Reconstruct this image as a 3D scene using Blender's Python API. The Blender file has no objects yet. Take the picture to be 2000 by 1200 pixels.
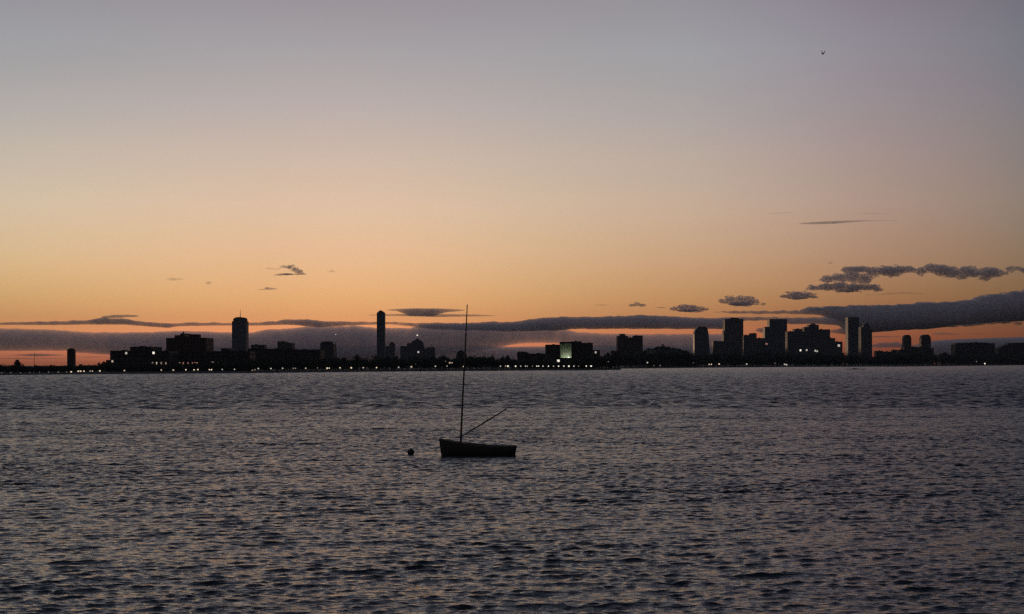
import bpy, bmesh, math, random
import numpy as np
from mathutils import Matrix, Vector, noise

random.seed(7)
rng = np.random.default_rng(31)
DENOISE = False
sc = bpy.context.scene
COL = sc.collection

# ------------------------------------------------------------------ camera
F = 2800.0            # focal length in photograph pixels (2000 wide)
CAM_H = 8.0
ROLL = 0.00225        # the far horizon climbs a little to the right


def hor(px):
    return 713.0 - ROLL * px


def X(px, D):
    return (px - 1000.0) / F * D


def Z(px, py, D):
    return CAM_H + (hor(px) - py) / F * D


def P(px, py, D):
    return Vector((X(px, D), D, Z(px, py, D)))


cam = bpy.data.cameras.new('camera')
cam.lens = 50.4
cam.sensor_width = 36.0
cam.shift_y = 0.0554
cam.clip_start = 0.5
cam.clip_end = 150000.0
cam_ob = bpy.data.objects.new('camera', cam)
cam_ob.location = (0, 0, CAM_H)
cam_ob.rotation_euler = (math.pi / 2, math.atan(ROLL), 0)
COL.objects.link(cam_ob)
sc.camera = cam_ob

# ------------------------------------------------------------------ sky and sun
SUN_EL, SUN_AZ = -1.0, -7.0
world = bpy.data.worlds.new("World")
sc.world = world
world.use_nodes = True
nt = world.node_tree
N, L = nt.nodes, nt.links
bg = N['Background']
sky = N.new('ShaderNodeTexSky')
sky.sky_type = 'NISHITA'
sky.sun_disc = False
sky.sun_elevation = math.radians(SUN_EL)
sky.sun_rotation = math.radians(SUN_AZ)
sky.air_density, sky.dust_density, sky.ozone_density = 1.0, 1.0, 1.5
hs = N.new('ShaderNodeHueSaturation')
hs.inputs['Saturation'].default_value = 0.6
L.new(sky.outputs[0], hs.inputs['Color'])
tc = N.new('ShaderNodeTexCoord')
sep = N.new('ShaderNodeSeparateXYZ')
L.new(tc.outputs['Generated'], sep.inputs[0])


def ramp(tree, stops, interp='LINEAR'):
    r = tree.nodes.new('ShaderNodeValToRGB')
    r.color_ramp.interpolation = interp
    e = r.color_ramp.elements
    while len(e) > 1:
        e.remove(e[-1])
    e[0].position = stops[0][0]
    for p, c in stops[1:]:
        e.new(p)
    for el, (p, c) in zip(e, stops):
        el.position = p
        el.color = (c[0], c[1], c[2], 1.0)
    return r


def maprange(tree, src, a, b):
    m = tree.nodes.new('ShaderNodeMapRange')
    m.inputs['From Min'].default_value = a
    m.inputs['From Max'].default_value = b
    tree.links.new(src, m.inputs['Value'])
    return m.outputs['Result']


# the tint of the dusk air by height above the horizon
EL = [(-1.0, (.62, .42, .27)), (0.44, (.92, .590, .36)), (1.2, (.90, .615, .35)), (1.84, (.74, .60, .34)), (2.64, (.82, .725, .435)), (4.23, (1.025, .93, .72)),
      (6.21, (1.27, 1.18, 1.04)), (8.18, (1.393, 1.296, 1.204)), (10.13, (1.413, 1.350, 1.346)),
      (12.2, (1.40, 1.37, 1.385)), (13.96, (1.33, 1.225, 1.24)), (20.0, (1.22, 1.12, 1.19)), (40.0, (1.0, .95, 1.05))]
zmin, zmax = math.sin(math.radians(-1.0)), math.sin(math.radians(40.0))
r_el = ramp(nt, [((math.sin(math.radians(e)) - zmin) / (zmax - zmin), tuple(v / 1.5 for v in c)) for e, c in EL])
L.new(maprange(nt, sep.outputs['Z'], zmin, zmax), r_el.inputs[0])
# the sky dims away from the place where the sun went down
at2 = N.new('ShaderNodeMath')
at2.operation = 'ARCTAN2'
L.new(sep.outputs['X'], at2.inputs[0])
L.new(sep.outputs['Y'], at2.inputs[1])
AZ = [(-180, (.8, .8, .85)), (-40, (.95, .95, .95)), (-25, (1, 1, 1)), (7, (1.03, 1.01, 1.01)), (10.5, (.99, .92, .96)),
      (14, (.90, .79, .85)), (17.8, (.77, .68, .74)), (20.5, (.60, .59, .66)), (40, (.55, .55, .62)), (180, (.8, .8, .85))]
r_az = ramp(nt, [((a + 180) / 360, c) for a, c in AZ])
L.new(maprange(nt, at2.outputs[0], -math.pi, math.pi), r_az.inputs[0])
m1 = N.new('ShaderNodeMix')
m1.data_type = 'RGBA'
m1.blend_type = 'MULTIPLY'
m1.inputs['Factor'].default_value = 1.0
L.new(hs.outputs[0], m1.inputs[6])
L.new(r_el.outputs[0], m1.inputs[7])
m2 = N.new('ShaderNodeMix')
m2.data_type = 'RGBA'
m2.blend_type = 'MULTIPLY'
m2.inputs['Factor'].default_value = 1.0
L.new(m1.outputs[2], m2.inputs[6])
L.new(r_az.outputs[0], m2.inputs[7])
# low down, the glow runs on farther towards the sunset's left and is pinker to its right
LOW = [(-180, (1, 1, 1)), (-60, (1, 1, 1)), (-22, (1.28, 1.31, 1.32)), (-19, (1.24, 1.26, 1.28)), (-15, (1.12, 1.13, 1.14)), (-10, (1, 1, 1)), (1, (1, 1, 1)), (6.7, (1.06, .96, 1.01)),
       (10, (1.08, .98, 1.03)), (17, (1.10, 1.01, 1.08)), (22, (1.10, 1.02, 1.08)), (50, (1, 1, 1)), (180, (1, 1, 1))]
r_lo = ramp(nt, [((a + 180) / 360, tuple(v / 1.4 for v in c)) for a, c in LOW])
L.new(maprange(nt, at2.outputs[0], -math.pi, math.pi), r_lo.inputs[0])
gain = N.new('ShaderNodeVectorMath')
gain.operation = 'SCALE'
gain.inputs['Scale'].default_value = 1.4
L.new(r_lo.outputs[0], gain.inputs[0])
m3 = N.new('ShaderNodeMix')
m3.data_type = 'RGBA'
m3.blend_type = 'MULTIPLY'
L.new(maprange(nt, sep.outputs['Z'], math.sin(math.radians(12)), math.sin(math.radians(4))), m3.inputs['Factor'])
L.new(m2.outputs[2], m3.inputs[6])
L.new(gain.outputs[0], m3.inputs[7])
L.new(m3.outputs[2], bg.inputs[0])
bg.inputs[1].default_value = 0.15

sun = bpy.data.lights.new('sun', 'SUN')
sun.energy = 0.05
sun.angle = math.radians(0.5)
sun.color = (1.0, 0.62, 0.36)
sun_ob = bpy.data.objects.new('sun', sun)
d = Vector((math.sin(math.radians(SUN_AZ)) * math.cos(math.radians(SUN_EL)), math.cos(math.radians(SUN_AZ)) * math.cos(math.radians(SUN_EL)), math.sin(math.radians(SUN_EL))))
sun_ob.rotation_euler = d.to_track_quat('Z', 'Y').to_euler()
sun_ob.location = (0, 0, 300)
COL.objects.link(sun_ob)

vs = sc.view_settings
vs.view_transform = 'Standard'
vs.look = 'None'
vs.exposure = 2.0
vs.gamma = 1.0
vs.use_curve_mapping = False
sc.cycles.use_denoising = DENOISE
sc.cycles.filter_width = 1.4
sc.cycles.max_bounces = 10
sc.cycles.diffuse_bounces = 2
sc.cycles.glossy_bounces = 3
sc.cycles.volume_bounces = 8
sc.cycles.transparent_max_bounces = 12
sc.cycles.caustics_reflective = False
sc.cycles.caustics_refractive = False


# ------------------------------------------------------------------ helpers
def props(o, label=None, cat=None, group=None, kind=None):
    for k, v in (('label', label), ('category', cat), ('group', group), ('kind', kind)):
        if v:
            o[k] = v
    return o


def empty(name, loc, label, cat, group=None):
    o = bpy.data.objects.new(name, None)
    o.location = loc
    COL.objects.link(o)
    return props(o, label, cat, group)


class MB:
    """collects shapes, then links them as one mesh object"""

    def __init__(self):
        self.v, self.f, self.m = [], [], []

    def add(self, vs_, fs_, mi=0):
        b = len(self.v)
        self.v += [tuple(p) for p in vs_]
        self.f += [tuple(i + b for i in f) for f in fs_]
        self.m += [mi] * len(fs_)
        return self

    def box(self, x0, x1, y0, y1, z0, z1, mi=0):
        return self.add([(x0, y0, z0), (x1, y0, z0), (x1, y1, z0), (x0, y1, z0), (x0, y0, z1), (x1, y0, z1), (x1, y1, z1), (x0, y1, z1)],
                        [(0, 3, 2, 1), (4, 5, 6, 7), (0, 1, 5, 4), (1, 2, 6, 5), (2, 3, 7, 6), (3, 0, 4, 7)], mi)

    def prism(self, outline, y0, y1, mi=0):
        """an outline in x, z (counter-clockwise seen from the front) given depth"""
        n = len(outline)
        vs_ = [(x, y0, z) for x, z in outline] + [(x, y1, z) for x, z in outline]
        fs_ = [tuple(range(n)), tuple(range(2 * n - 1, n - 1, -1))]
        fs_ += [(i, i + n, (i + 1) % n + n, (i + 1) % n) for i in range(n)]
        return self.add(vs_, fs_, mi)

    def tube(self, pts, radii, n=10, mi=0):
        pts = [Vector(p) for p in pts]
        rings = []
        for i, p in enumerate(pts):
            t = (pts[min(i + 1, len(pts) - 1)] - pts[max(i - 1, 0)]).normalized()
            a = t.cross(Vector((0, 1, 0)) if abs(t.y) < .9 else Vector((1, 0, 0))).normalized()
            b = t.cross(a)
            rings.append([p + (a * math.cos(2 * math.pi * k / n) + b * math.sin(2 * math.pi * k / n)) * radii[i] for k in range(n)])
        vs_ = [q for r in rings for q in r]
        fs_ = []
        for i in range(len(pts) - 1):
            for k in range(n):
                fs_.append((i * n + k, i * n + (k + 1) % n, (i + 1) * n + (k + 1) % n, (i + 1) * n + k))
        fs_ += [tuple(range(n - 1, -1, -1)), tuple((len(pts) - 1) * n + k for k in range(n))]
        return self.add(vs_, fs_, mi)

    def ball(self, c, rx, ry, rz, nu=12, nv=7, mi=0):
        c = Vector(c)
        vs_ = [c + Vector((0, 0, -rz))]
        for j in range(1, nv):
            ph = -math.pi / 2 + math.pi * j / nv
            for i in range(nu):
                th = 2 * math.pi * i / nu
                vs_.append(c + Vector((rx * math.cos(ph) * math.cos(th), ry * math.cos(ph) * math.sin(th), rz * math.sin(ph))))
        vs_.append(c + Vector((0, 0, rz)))
        top = len(vs_) - 1
        fs_ = [(0, 1 + (i + 1) % nu, 1 + i) for i in range(nu)]
        for j in range(nv - 2):
            for i in range(nu):
                a, b = 1 + j * nu + i, 1 + j * nu + (i + 1) % nu
                fs_.append((a, b, b + nu, a + nu))
        s = 1 + (nv - 2) * nu
        fs_ += [(s + i, s + (i + 1) % nu, top) for i in range(nu)]
        return self.add(vs_, fs_, mi)

    def build(self, name, mats, parent=None, smooth=False):
        me = bpy.data.meshes.new(name)
        me.from_pydata(self.v, [], self.f)
        for m in (mats if isinstance(mats, (list, tuple)) else [mats]):
            me.materials.append(m)
        me.polygons.foreach_set('material_index', self.m)
        if smooth:
            me.polygons.foreach_set('use_smooth', [True] * len(self.f))
        me.validate()
        me.update()
        o = bpy.data.objects.new(name, me)
        COL.objects.link(o)
        if parent is not None:
            o.parent = parent
        return o


def new_mat(name):
    m = bpy.data.materials.new(name)
    m.use_nodes = True
    return m, m.node_tree, m.node_tree.nodes['Principled BSDF']


def rough_mat(name, c0, c1, scale=1.0, rough=.8, coord='Object'):
    """two close tones of one colour broken up by noise"""
    m, t, b = new_mat(name)
    tcn = t.nodes.new('ShaderNodeTexCoord')
    nz = t.nodes.new('ShaderNodeTexNoise')
    nz.inputs['Scale'].default_value = scale
    nz.inputs['Detail'].default_value = 5
    t.links.new(tcn.outputs[coord], nz.inputs['Vector'])
    r = ramp(t, [(.35, c0), (.65, c1)])
    t.links.new(nz.outputs[0], r.inputs[0])
    t.links.new(r.outputs[0], b.inputs['Base Color'])
    b.inputs['Roughness'].default_value = rough
    bp = t.nodes.new('ShaderNodeBump')
    bp.inputs['Strength'].default_value = .3
    t.links.new(nz.outputs[0], bp.inputs['Height'])
    t.links.new(bp.outputs[0], b.inputs['Normal'])
    return m


def facade_mat(name, wall, glass, floor_h=3.8, bay=3.2, rough=.75):
    """a wall with rows of darker, glossier windows: one brick per bay, mortar is the wall"""
    m, t, b = new_mat(name)
    tcn = t.nodes.new('ShaderNodeTexCoord')
    sp = t.nodes.new('ShaderNodeSeparateXYZ')
    t.links.new(tcn.outputs['Object'], sp.inputs[0])
    ad = t.nodes.new('ShaderNodeMath')
    ad.operation = 'ADD'
    t.links.new(sp.outputs['X'], ad.inputs[0])
    t.links.new(sp.outputs['Y'], ad.inputs[1])
    cb = t.nodes.new('ShaderNodeCombineXYZ')
    t.links.new(ad.outputs[0], cb.inputs['X'])
    t.links.new(sp.outputs['Z'], cb.inputs['Y'])
    br = t.nodes.new('ShaderNodeTexBrick')
    br.offset = 0.0
    br.inputs['Scale'].default_value = 1.0
    br.inputs['Brick Width'].default_value = bay
    br.inputs['Row Height'].default_value = floor_h
    br.inputs['Mortar Size'].default_value = .75
    br.inputs['Mortar Smooth'].default_value = 0
    br.inputs['Color1'].default_value = (*glass, 1)
    br.inputs['Color2'].default_value = (*[g * 1.5 for g in glass], 1)
    br.inputs['Mortar'].default_value = (*wall, 1)
    t.links.new(cb.outputs[0], br.inputs['Vector'])
    t.links.new(br.outputs['Color'], b.inputs['Base Color'])
    mr = t.nodes.new('ShaderNodeMapRange')
    mr.inputs['To Min'].default_value = .45
    b.inputs['Specular IOR Level'].default_value = .2
    mr.inputs['To Max'].default_value = rough
    t.links.new(br.outputs['Fac'], mr.inputs['Value'])
    t.links.new(mr.outputs[0], b.inputs['Roughness'])
    return m


def glow_mat(name, col, strength):
    m, t, b = new_mat(name)
    b.inputs['Base Color'].default_value = (.6, .6, .6, 1)
    b.inputs['Emission Color'].default_value = (*col, 1)
    b.inputs['Emission Strength'].default_value = strength
    return m


M = {
    'brick': facade_mat('dark_brick_facade', (.075, .055, .048), (.02, .02, .022)),
    'stone': facade_mat('grey_stone_facade', (.088, .088, .092), (.022, .026, .03)),
    'concrete': facade_mat('concrete_facade', (.10, .098, .095), (.022, .025, .028), 3.6, 4.2),
    'glass': facade_mat('dark_glass_facade', (.062, .07, .084), (.024, .03, .038), 3.8, 1.8, .5),
    'slab': facade_mat('low_block_facade', (.055, .052, .05), (.018, .018, .02), 4.0, 5.0),
    'roof': rough_mat('roof_gravel', (.035, .034, .033), (.06, .058, .056), .3),
    'metal': rough_mat('weathered_metal', (.05, .05, .052), (.09, .09, .09), .8, .5),
    'dark_paint': rough_mat('dark_plain_wall', (.028, .028, .028), (.042, .041, .04), .15),
    'leaf': rough_mat('tree_leaves', (.022, .032, .016), (.04, .055, .026), .4),
    'leaf_dark': rough_mat('dark_tree_leaves', (.018, .026, .015), (.032, .042, .022), .4),
    'bark': rough_mat('tree_bark', (.04, .033, .026), (.07, .058, .046), 2),
    'soil': rough_mat('shore_soil', (.03, .032, .022), (.055, .05, .038), .06),
    'warm1': glow_mat('lamp_warm_bright', (1, .78, .54), .20),
    'warm2': glow_mat('lamp_warm', (1, .76, .54), .125),
    'warm3': glow_mat('lamp_warm_dim', (1, .70, .48), .055),
    'white1': glow_mat('lamp_white_bright', (1, .90, .74), .25),
    'white2': glow_mat('lamp_white', (1, .90, .78), .115),
    'red3': glow_mat('lamp_red_dim', (1, .38, .30), .06),
}

# ------------------------------------------------------------------ the shore line
SHORE = [(-1400, 900), (-300, 1010), (0, 1120), (240, 1225), (480, 1310), (820, 1580), (1040, 1690), (1211, 1836), (1214, 2309),
         (1520, 3027), (1780, 3250), (2000, 4480), (2300, 5200), (3400, 7000)]


def shoreD(px):
    for (a, da), (b, db) in zip(SHORE, SHORE[1:]):
        if a <= px <= b:
            return da + (db - da) * (px - a) / (b - a)
    return SHORE[0][1] if px < SHORE[0][0] else SHORE[-1][1]


GROUND = 1.6


def build_land():
    """bank rising out of the water, then flat ground back to the far side of the city"""
    mb = MB()
    pxs = sorted(set(list(np.arange(-1400, 3401, 12.0)) + [1211.0, 1214.0]))
    rows = []
    for px in pxs:
        D = shoreD(px)
        r = []
        for k, (back, z) in enumerate(((-3, -.6), (0, .05), (3, .9), (7, GROUND), (60, GROUND + .15), (400, GROUND + .3))):
            j = noise.noise(Vector((px * .13, k * 3.1, 0)))
            j2 = noise.noise(Vector((px * .31, k * 5.1, 4)))
            DD = D + back + (j * 2.0 if k < 4 else 0)
            r.append((X(px, DD), DD, z + (j2 * .35 if 0 < k < 4 else 0)))
        DD = 9000
        r.append((X(px, DD), DD, GROUND + .4))
        rows.append(r)
    n = len(rows[0])
    v = [p for r in rows for p in r]
    f = [(i * n + k, (i + 1) * n + k, (i + 1) * n + k + 1, i * n + k + 1) for i in range(len(rows) - 1) for k in range(n - 1)]
    mb.add(v, f)
    o = mb.build('ground', M['soil'], smooth=True)
    props(o, kind='structure')


build_land()


# ------------------------------------------------------------------ water
def build_water():
    DU = .0008
    uf = np.arange(-.44, .44 + DU, DU)
    u = np.concatenate([[-9, -5, -2.5, -1.2, -.8, -.6, -.5, -.465], uf, [.465, .5, .6, .8, 1.2, 2.5, 5, 9]])
    rows = [38.0]
    while rows[-1] < 9000:
        D = rows[-1]
        if D < 260:
            s = .056 + (D - 40) / 220 * .12
        elif D < 900:
            s = .30 + (D - 260) / 640 * .6
        else:
            s = .9 + (D - 900) * .0009 if D < 2600 else D * .03
        rows.append(D + s)
    Y = np.array(rows)
    gx = u[None, :] * (Y[:, None] + 60.0)            # the fan's apex lies well behind the camera, so the sea is as wide from other spots
    gy = np.repeat(Y[:, None], len(u), 1)
    step = np.gradient(Y)[:, None]
    fade_side = np.clip((.46 - np.abs(u)) / .02, 0, 1)[None, :]
    z = np.zeros_like(gx)
    dx = np.zeros_like(gx)
    dy = np.zeros_like(gx)
    # gusts: the chop is livelier in patches, and the water beyond is ruffled more evenly
    gust = np.ones_like(gx)
    for lx, ly, a in ((31, 19, .13), (60, 34, .14), (13, 9, .10), (120, 70, .12)):
        p1, p2 = rng.uniform(0, 6.28, 2)
        th = rng.uniform(-.4, .4)
        gust += a * np.sin((gx * math.cos(th) + gy * math.sin(th)) / lx * 6.28 + p1) * np.sin((gy * math.cos(th) - gx * math.sin(th)) / ly * 6.28 + p2)
    K = 170
    lam = np.exp(np.linspace(math.log(.26), math.log(7.5), K)) * rng.uniform(.96, 1.04, K)
    ws = np.exp(-(np.log(lam / .62) / 1.35) ** 2)
    ws *= SLOPE * math.sqrt(2) / math.sqrt((ws ** 2).sum())
    for i in range(K):
        th = math.radians(-80) + rng.normal(0, .27 if lam[i] > .9 else .65)          # running towards the camera, crests a little aslant
        kx, ky = math.cos(th), math.sin(th)
        k = 2 * math.pi / lam[i]
        a = ws[i] / k
        reach = Y[:, None] < 1200
        att = np.clip((lam[i] * abs(ky) + lam[i] * .15) / (2.2 * step) - .6, 0, 1)
        att = np.where(reach, att, 0)
        nrow = int((att[:, 0] > 0).sum())
        if nrow == 0:
            continue
        nz = np.nonzero(att[:, 0] > 0)[0]
        lo, hi = nz[0], nz[-1] + 1
        ph = k * (gx[lo:hi] * kx + gy[lo:hi] * ky) + rng.uniform(0, 6.283)
        s, c = np.sin(ph), np.cos(ph)
        A = a * att[lo:hi]
        z[lo:hi] += A * c
        dx[lo:hi] -= A * kx * s * .95
        dy[lo:hi] -= A * ky * s * .95
    z2, dx2, dy2 = np.zeros_like(gx), np.zeros_like(gx), np.zeros_like(gx)
    lo = int(np.searchsorted(Y, 245.0))
    K2 = 60
    lam2 = np.exp(np.linspace(math.log(1.6), math.log(6.0), K2)) * rng.uniform(.96, 1.04, K2)
    w2 = FARSLOPE * math.sqrt(2.0 / K2)
    for i in range(K2):
        th = math.radians(-82) + rng.normal(0, .45)
        kx, ky = math.cos(th), math.sin(th)
        k = 2 * math.pi / lam2[i]
        att = np.clip(lam2[i] * abs(ky) / (2.2 * step[lo:]) - .5, 0, 1)
        nz = np.nonzero(att[:, 0] > 0)[0]
        if not len(nz):
            continue
        hi = lo + nz[-1] + 1
        A = w2 / k * att[:hi - lo]
        ph = k * (gx[lo:hi] * kx + gy[lo:hi] * ky) + rng.uniform(0, 6.283)
        s_ = np.sin(ph)
        z2[lo:hi] += A * np.cos(ph)
        dx2[lo:hi] -= A * kx * s_ * .7
        dy2[lo:hi] -= A * ky * s_ * .7
    f2 = np.clip((Y - 247) / 12, 0, 1)[:, None] * fade_side
    g = gust * fade_side
    far = np.clip(1 - (Y - 246) / 14, .75, 1)[:, None]
    g = g * far
    gy = gy - LEAN * z * g
    z = z * g + z2 * f2
    gx = gx + dx * g + dx2 * f2
    gy = gy + dy * g + dy2 * f2
    nr, nc = gx.shape
    # a plain apron of still water reaching back under and behind the camera
    gx = np.vstack([u[None, :] * 98.0 * 12, gx])
    gy = np.vstack([np.full((1, nc), -400.0), gy])
    z = np.vstack([np.zeros((1, nc)), z])
    nr += 1
    co = np.stack([gx, gy, z], -1).reshape(-1, 3).astype(np.float32)
    i = np.arange(nr - 1)[:, None] * nc + np.arange(nc - 1)[None, :]
    quads = np.stack([i, i + 1, i + nc + 1, i + nc], -1).reshape(-1).astype(np.int32)
    nf = len(quads) // 4
    me = bpy.data.meshes.new('water')
    me.vertices.add(len(co))
    me.vertices.foreach_set('co', co.ravel())
    me.loops.add(len(quads))
    me.loops.foreach_set('vertex_index', quads)
    me.polygons.add(nf)
    me.polygons.foreach_set('loop_start', np.arange(0, nf * 4, 4, dtype=np.int32))
    me.polygons.foreach_set('use_smooth', np.ones(nf, dtype=bool))
    me.update(calc_edges=True)
    me.materials.append(water_mat())
    o = bpy.data.objects.new('water', me)
    COL.objects.link(o)
    props(o, kind='structure')


def water_mat():
    m, t, b = new_mat('sea_water')
    b.inputs['Base Color'].default_value = (.019, .033, .043, 1)
    b.inputs['IOR'].default_value = 1.333
    b.inputs['Specular IOR Level'].default_value = .5
    geo = t.nodes.new('ShaderNodeNewGeometry')
    # fine ripples riding on the waves, stretched along the crests
    mp = t.nodes.new('ShaderNodeMapping')
    mp.inputs['Scale'].default_value = (.55, 1.5, 1)
    mp.inputs['Rotation'].default_value = (0, 0, math.radians(9))
    t.links.new(geo.outputs['Position'], mp.inputs['Vector'])
    n1 = t.nodes.new('ShaderNodeTexNoise')
    n1.inputs['Scale'].default_value = 2.2
    n1.inputs['Detail'].default_value = 4
    t.links.new(mp.outputs[0], n1.inputs['Vector'])
    n2 = t.nodes.new('ShaderNodeTexNoise')
    n2.inputs['Scale'].default_value = .33
    n2.inputs['Detail'].default_value = 4
    t.links.new(mp.outputs[0], n2.inputs['Vector'])
    sp = t.nodes.new('ShaderNodeSeparateXYZ')
    t.links.new(geo.outputs['Position'], sp.inputs[0])
    farf = maprange(t, sp.outputs['Y'], 246, 262)
    b1 = t.nodes.new('ShaderNodeBump')
    b1.inputs['Distance'].default_value = .10
    b1.inputs['Strength'].default_value = RIPPLE
    t.links.new(n1.outputs[0], b1.inputs['Height'])
    b2 = t.nodes.new('ShaderNodeBump')
    b2.inputs['Distance'].default_value = 1.0
    t.links.new(n2.outputs[0], b2.inputs['Height'])
    ml = t.nodes.new('ShaderNodeMath')
    ml.operation = 'MULTIPLY'
    ml.inputs[1].default_value = FARBUMP
    t.links.new(farf, ml.inputs[0])
    t.links.new(ml.outputs[0], b2.inputs['Strength'])
    t.links.new(b1.outputs[0], b2.inputs['Normal'])
    t.links.new(b2.outputs[0], b.inputs['Normal'])
    rr = t.nodes.new('ShaderNodeMapRange')
    rr.inputs['From Min'].default_value = 60
    rr.inputs['From Max'].default_value = 320
    rr.inputs['To Min'].default_value = .06
    rr.inputs['To Max'].default_value = FARROUGH
    t.links.new(sp.outputs['Y'], rr.inputs['Value'])
    t.links.new(rr.outputs[0], b.inputs['Roughness'])
    return m


SLOPE, RIPPLE, FARBUMP, FARROUGH, FARSLOPE = .158, 1.4, .9, .25, .165
LEAN = .8
build_water()


# ------------------------------------------------------------------ buildings
def wall_block(par, px0, px1, top, D, depth, mat, name='wall', base_z=None, y_off=0.0):
    """one block of a building between two sight lines, from the ground up to its roof edge, in the building's own space"""
    o = par.location
    x0, x1 = X(px0, D) - o.x, X(px1, D) - o.x
    z0 = (GROUND if base_z is None else base_z) - o.z
    z1 = Z((px0 + px1) / 2, top, D) - o.z
    y0 = D - o.y + y_off
    b = MB().box(x0, x1, y0, y0 + depth, z0, z1).build(name, mat, par)
    w = min(x1 - x0, depth)
    e = max(.25, w * .012)
    rf = MB()
    rf.box(x0 + e, x1 - e, y0 + e, y0 + depth - e, z1, z1 + max(.35, D / F * .45))
    if x1 - x0 > 12 and name == 'wall':
        a = x0 + (x1 - x0) * (.2 + .5 * random.random())
        rf.box(a, a + (x1 - x0) * .16, y0 + depth * .35, y0 + depth * .6, z1 + max(.35, D / F * .45), z1 + max(1.2, D / F * 1.6))
    rf.build('roof', M['roof'], b)
    return b


def outline_block(par, pts, D, depth, mat, name='tower', roof=True):
    o = par.location
    out = [(X(px, D) - o.x, Z(px, py, D) - o.z) for px, py in pts]
    y0 = D - o.y
    b = MB().prism(out, y0, y0 + depth, 0).build(name, mat, par)
    return b


def start(name, px, D, label, cat='building', group=None):
    return empty(name, (X(px, D), D, GROUND), label, cat, group)


def lit(par, px, py, D, w, h, mat, name='lit_window', parent=None):
    """a lit window, w x h photograph pixels, set in the front wall"""
    o = par.location
    x, z = X(px, D) - o.x, Z(px, py, D) - o.z
    s = D / F
    mb = MB()
    mb.box(x - w * s / 2, x + w * s / 2, D - o.y - .12, D - o.y - .004, z - h * s / 2, z + h * s / 2)
    return mb.build(name, M[mat], par)


def pole_part(par, px, py0, py1, D, r0, r1, name='antenna', dy=0.0, mat='metal'):
    o = par.location
    a = P(px, py0, D) - o
    b = P(px, py1, D) - o
    a.y += dy
    b.y += dy
    return MB().tube([a, (a + b) / 2, b], [r0, (r0 + r1) / 2, r1], 8).build(name, M[mat], par)


def slim_tower():
    D = 1500
    b = start('slim_tower', 137.5, D, 'slim dark tower standing alone above the low trees by the left shore', 'tower')
    wall_block(b, 131, 144, 683, D, 7, M['brick'], 'wall')
    wall_block(b, 133, 142, 681, D, 3, M['dark_paint'], 'penthouse', base_z=Z(137, 682.6, D), y_off=2)


def thin_mast():
    D = 1400
    m = empty('radio_mast', (X(67, D), D, GROUND), 'thin lone mast between the leftmost trees and the slim dark tower', 'mast')
    pole_part(m, 67, 722, 689, D, .28, .16, 'pole')
    o = m.location
    mb = MB()
    z = Z(67, 693, D) - o.z
    mb.box(-.9, .9, -.1, .1, z - .08, z + .08)
    mb.build('crossarm', M['metal'], m)


def long_block():
    D = 1330
    b = start('long_block', 270, D, 'long low dark block with a raised middle storey and two bright roof lights')
    wall_block(b, 215, 254, 686, D, 40, M['slab'])
    wall_block(b, 254, 296, 678, D, 40, M['slab'])
    wall_block(b, 296, 330, 686.5, D, 40, M['slab'])
    wall_block(b, 207, 215, 704, D, 25, M['dark_paint'], 'annex')
    lit(b, 219.5, 706, D, 3.4, 3.6, 'warm2')
    lit(b, 246.5, 690, D, 3.8, 4.2, 'white2')
    lit(b, 300, 689.5, D, 4.2, 4.4, 'white1')
    lit(b, 278.5, 719.5, D, 4, 3.5, 'warm3')
    for px in (298, 306, 315, 324, 333):
        if px < 330:
            lit(b, px, 710, D, 2.6, 5, 'warm2' if px == 306 else 'warm3')


def stepped_block():
    D = 1450
    b = start('stepped_block', 364, D, 'broad tall dark block with an uneven stepped roof and a small roof knob')
    wall_block(b, 324.5, 341, 661, D, 36, M['brick'])
    wall_block(b, 341, 352, 655.5, D, 36, M['brick'])
    wall_block(b, 352, 359, 652, D, 36, M['brick'], 'stair_tower')
    wall_block(b, 359, 403, 660.5, D, 36, M['brick'])
    wall_block(b, 366, 384.5, 653.5, D, 12, M['dark_paint'], 'penthouse', base_z=Z(375, 660, D), y_off=8)
    pole_part(b, 354.5, 653, 647.5, D, 1.1, .5, 'chimney', 8, 'dark_paint')
    lit(b, 335, 710, D, 2.4, 5, 'warm3')


def shore_range():
    D = 1385
    b = start('shore_range', 411, D, 'low dark range in front of the stepped block, with a row of lit windows')
    wall_block(b, 345, 432, 687, D, 30, M['slab'])
    wall_block(b, 432, 448, 681, D, 26, M['slab'])
    wall_block(b, 448, 488, 687, D, 30, M['slab'])
    for px, mt in ((351, 'warm3'), (358, 'red3'), (367, 'red3'), (376, 'red3'), (381, 'red3'), (385, 'red3')):
        lit(b, px, 710, D, 2.4, 4.6, mt)
    lit(b, 417, 708.6, D, 9, 3.2, 'warm2')
    lit(b, 424, 708.8, D, 5, 2.6, 'warm3')
    lit(b, 404, 718, D, 3.4, 4, 'warm2')
    lit(b, 358, 719, D, 7, 2.6, 'warm2')


def crowned_tower():
    D = 6500
    b = start('office_tower', 467, D, 'tall broad tower with a set-back crown and a needle mast', 'tower')
    o = b.location
    wall_block(b, 453, 481, 628, D, 60, M['glass'], 'shaft')
    c = MB()
    c.prism([(X(px, D) - o.x, Z(px, py, D) - o.z) for px, py in ((455, 628.4), (479.5, 628.4), (479.5, 623.5), (477, 620.5), (470, 619.5), (462, 619.5), (456.5, 621.5), (455, 624))], 6, 54)
    c.build('crown', M['dark_paint'], b)
    pole_part(b, 467, 621, 604, D, 2.0, .5, 'antenna', 30)


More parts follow.
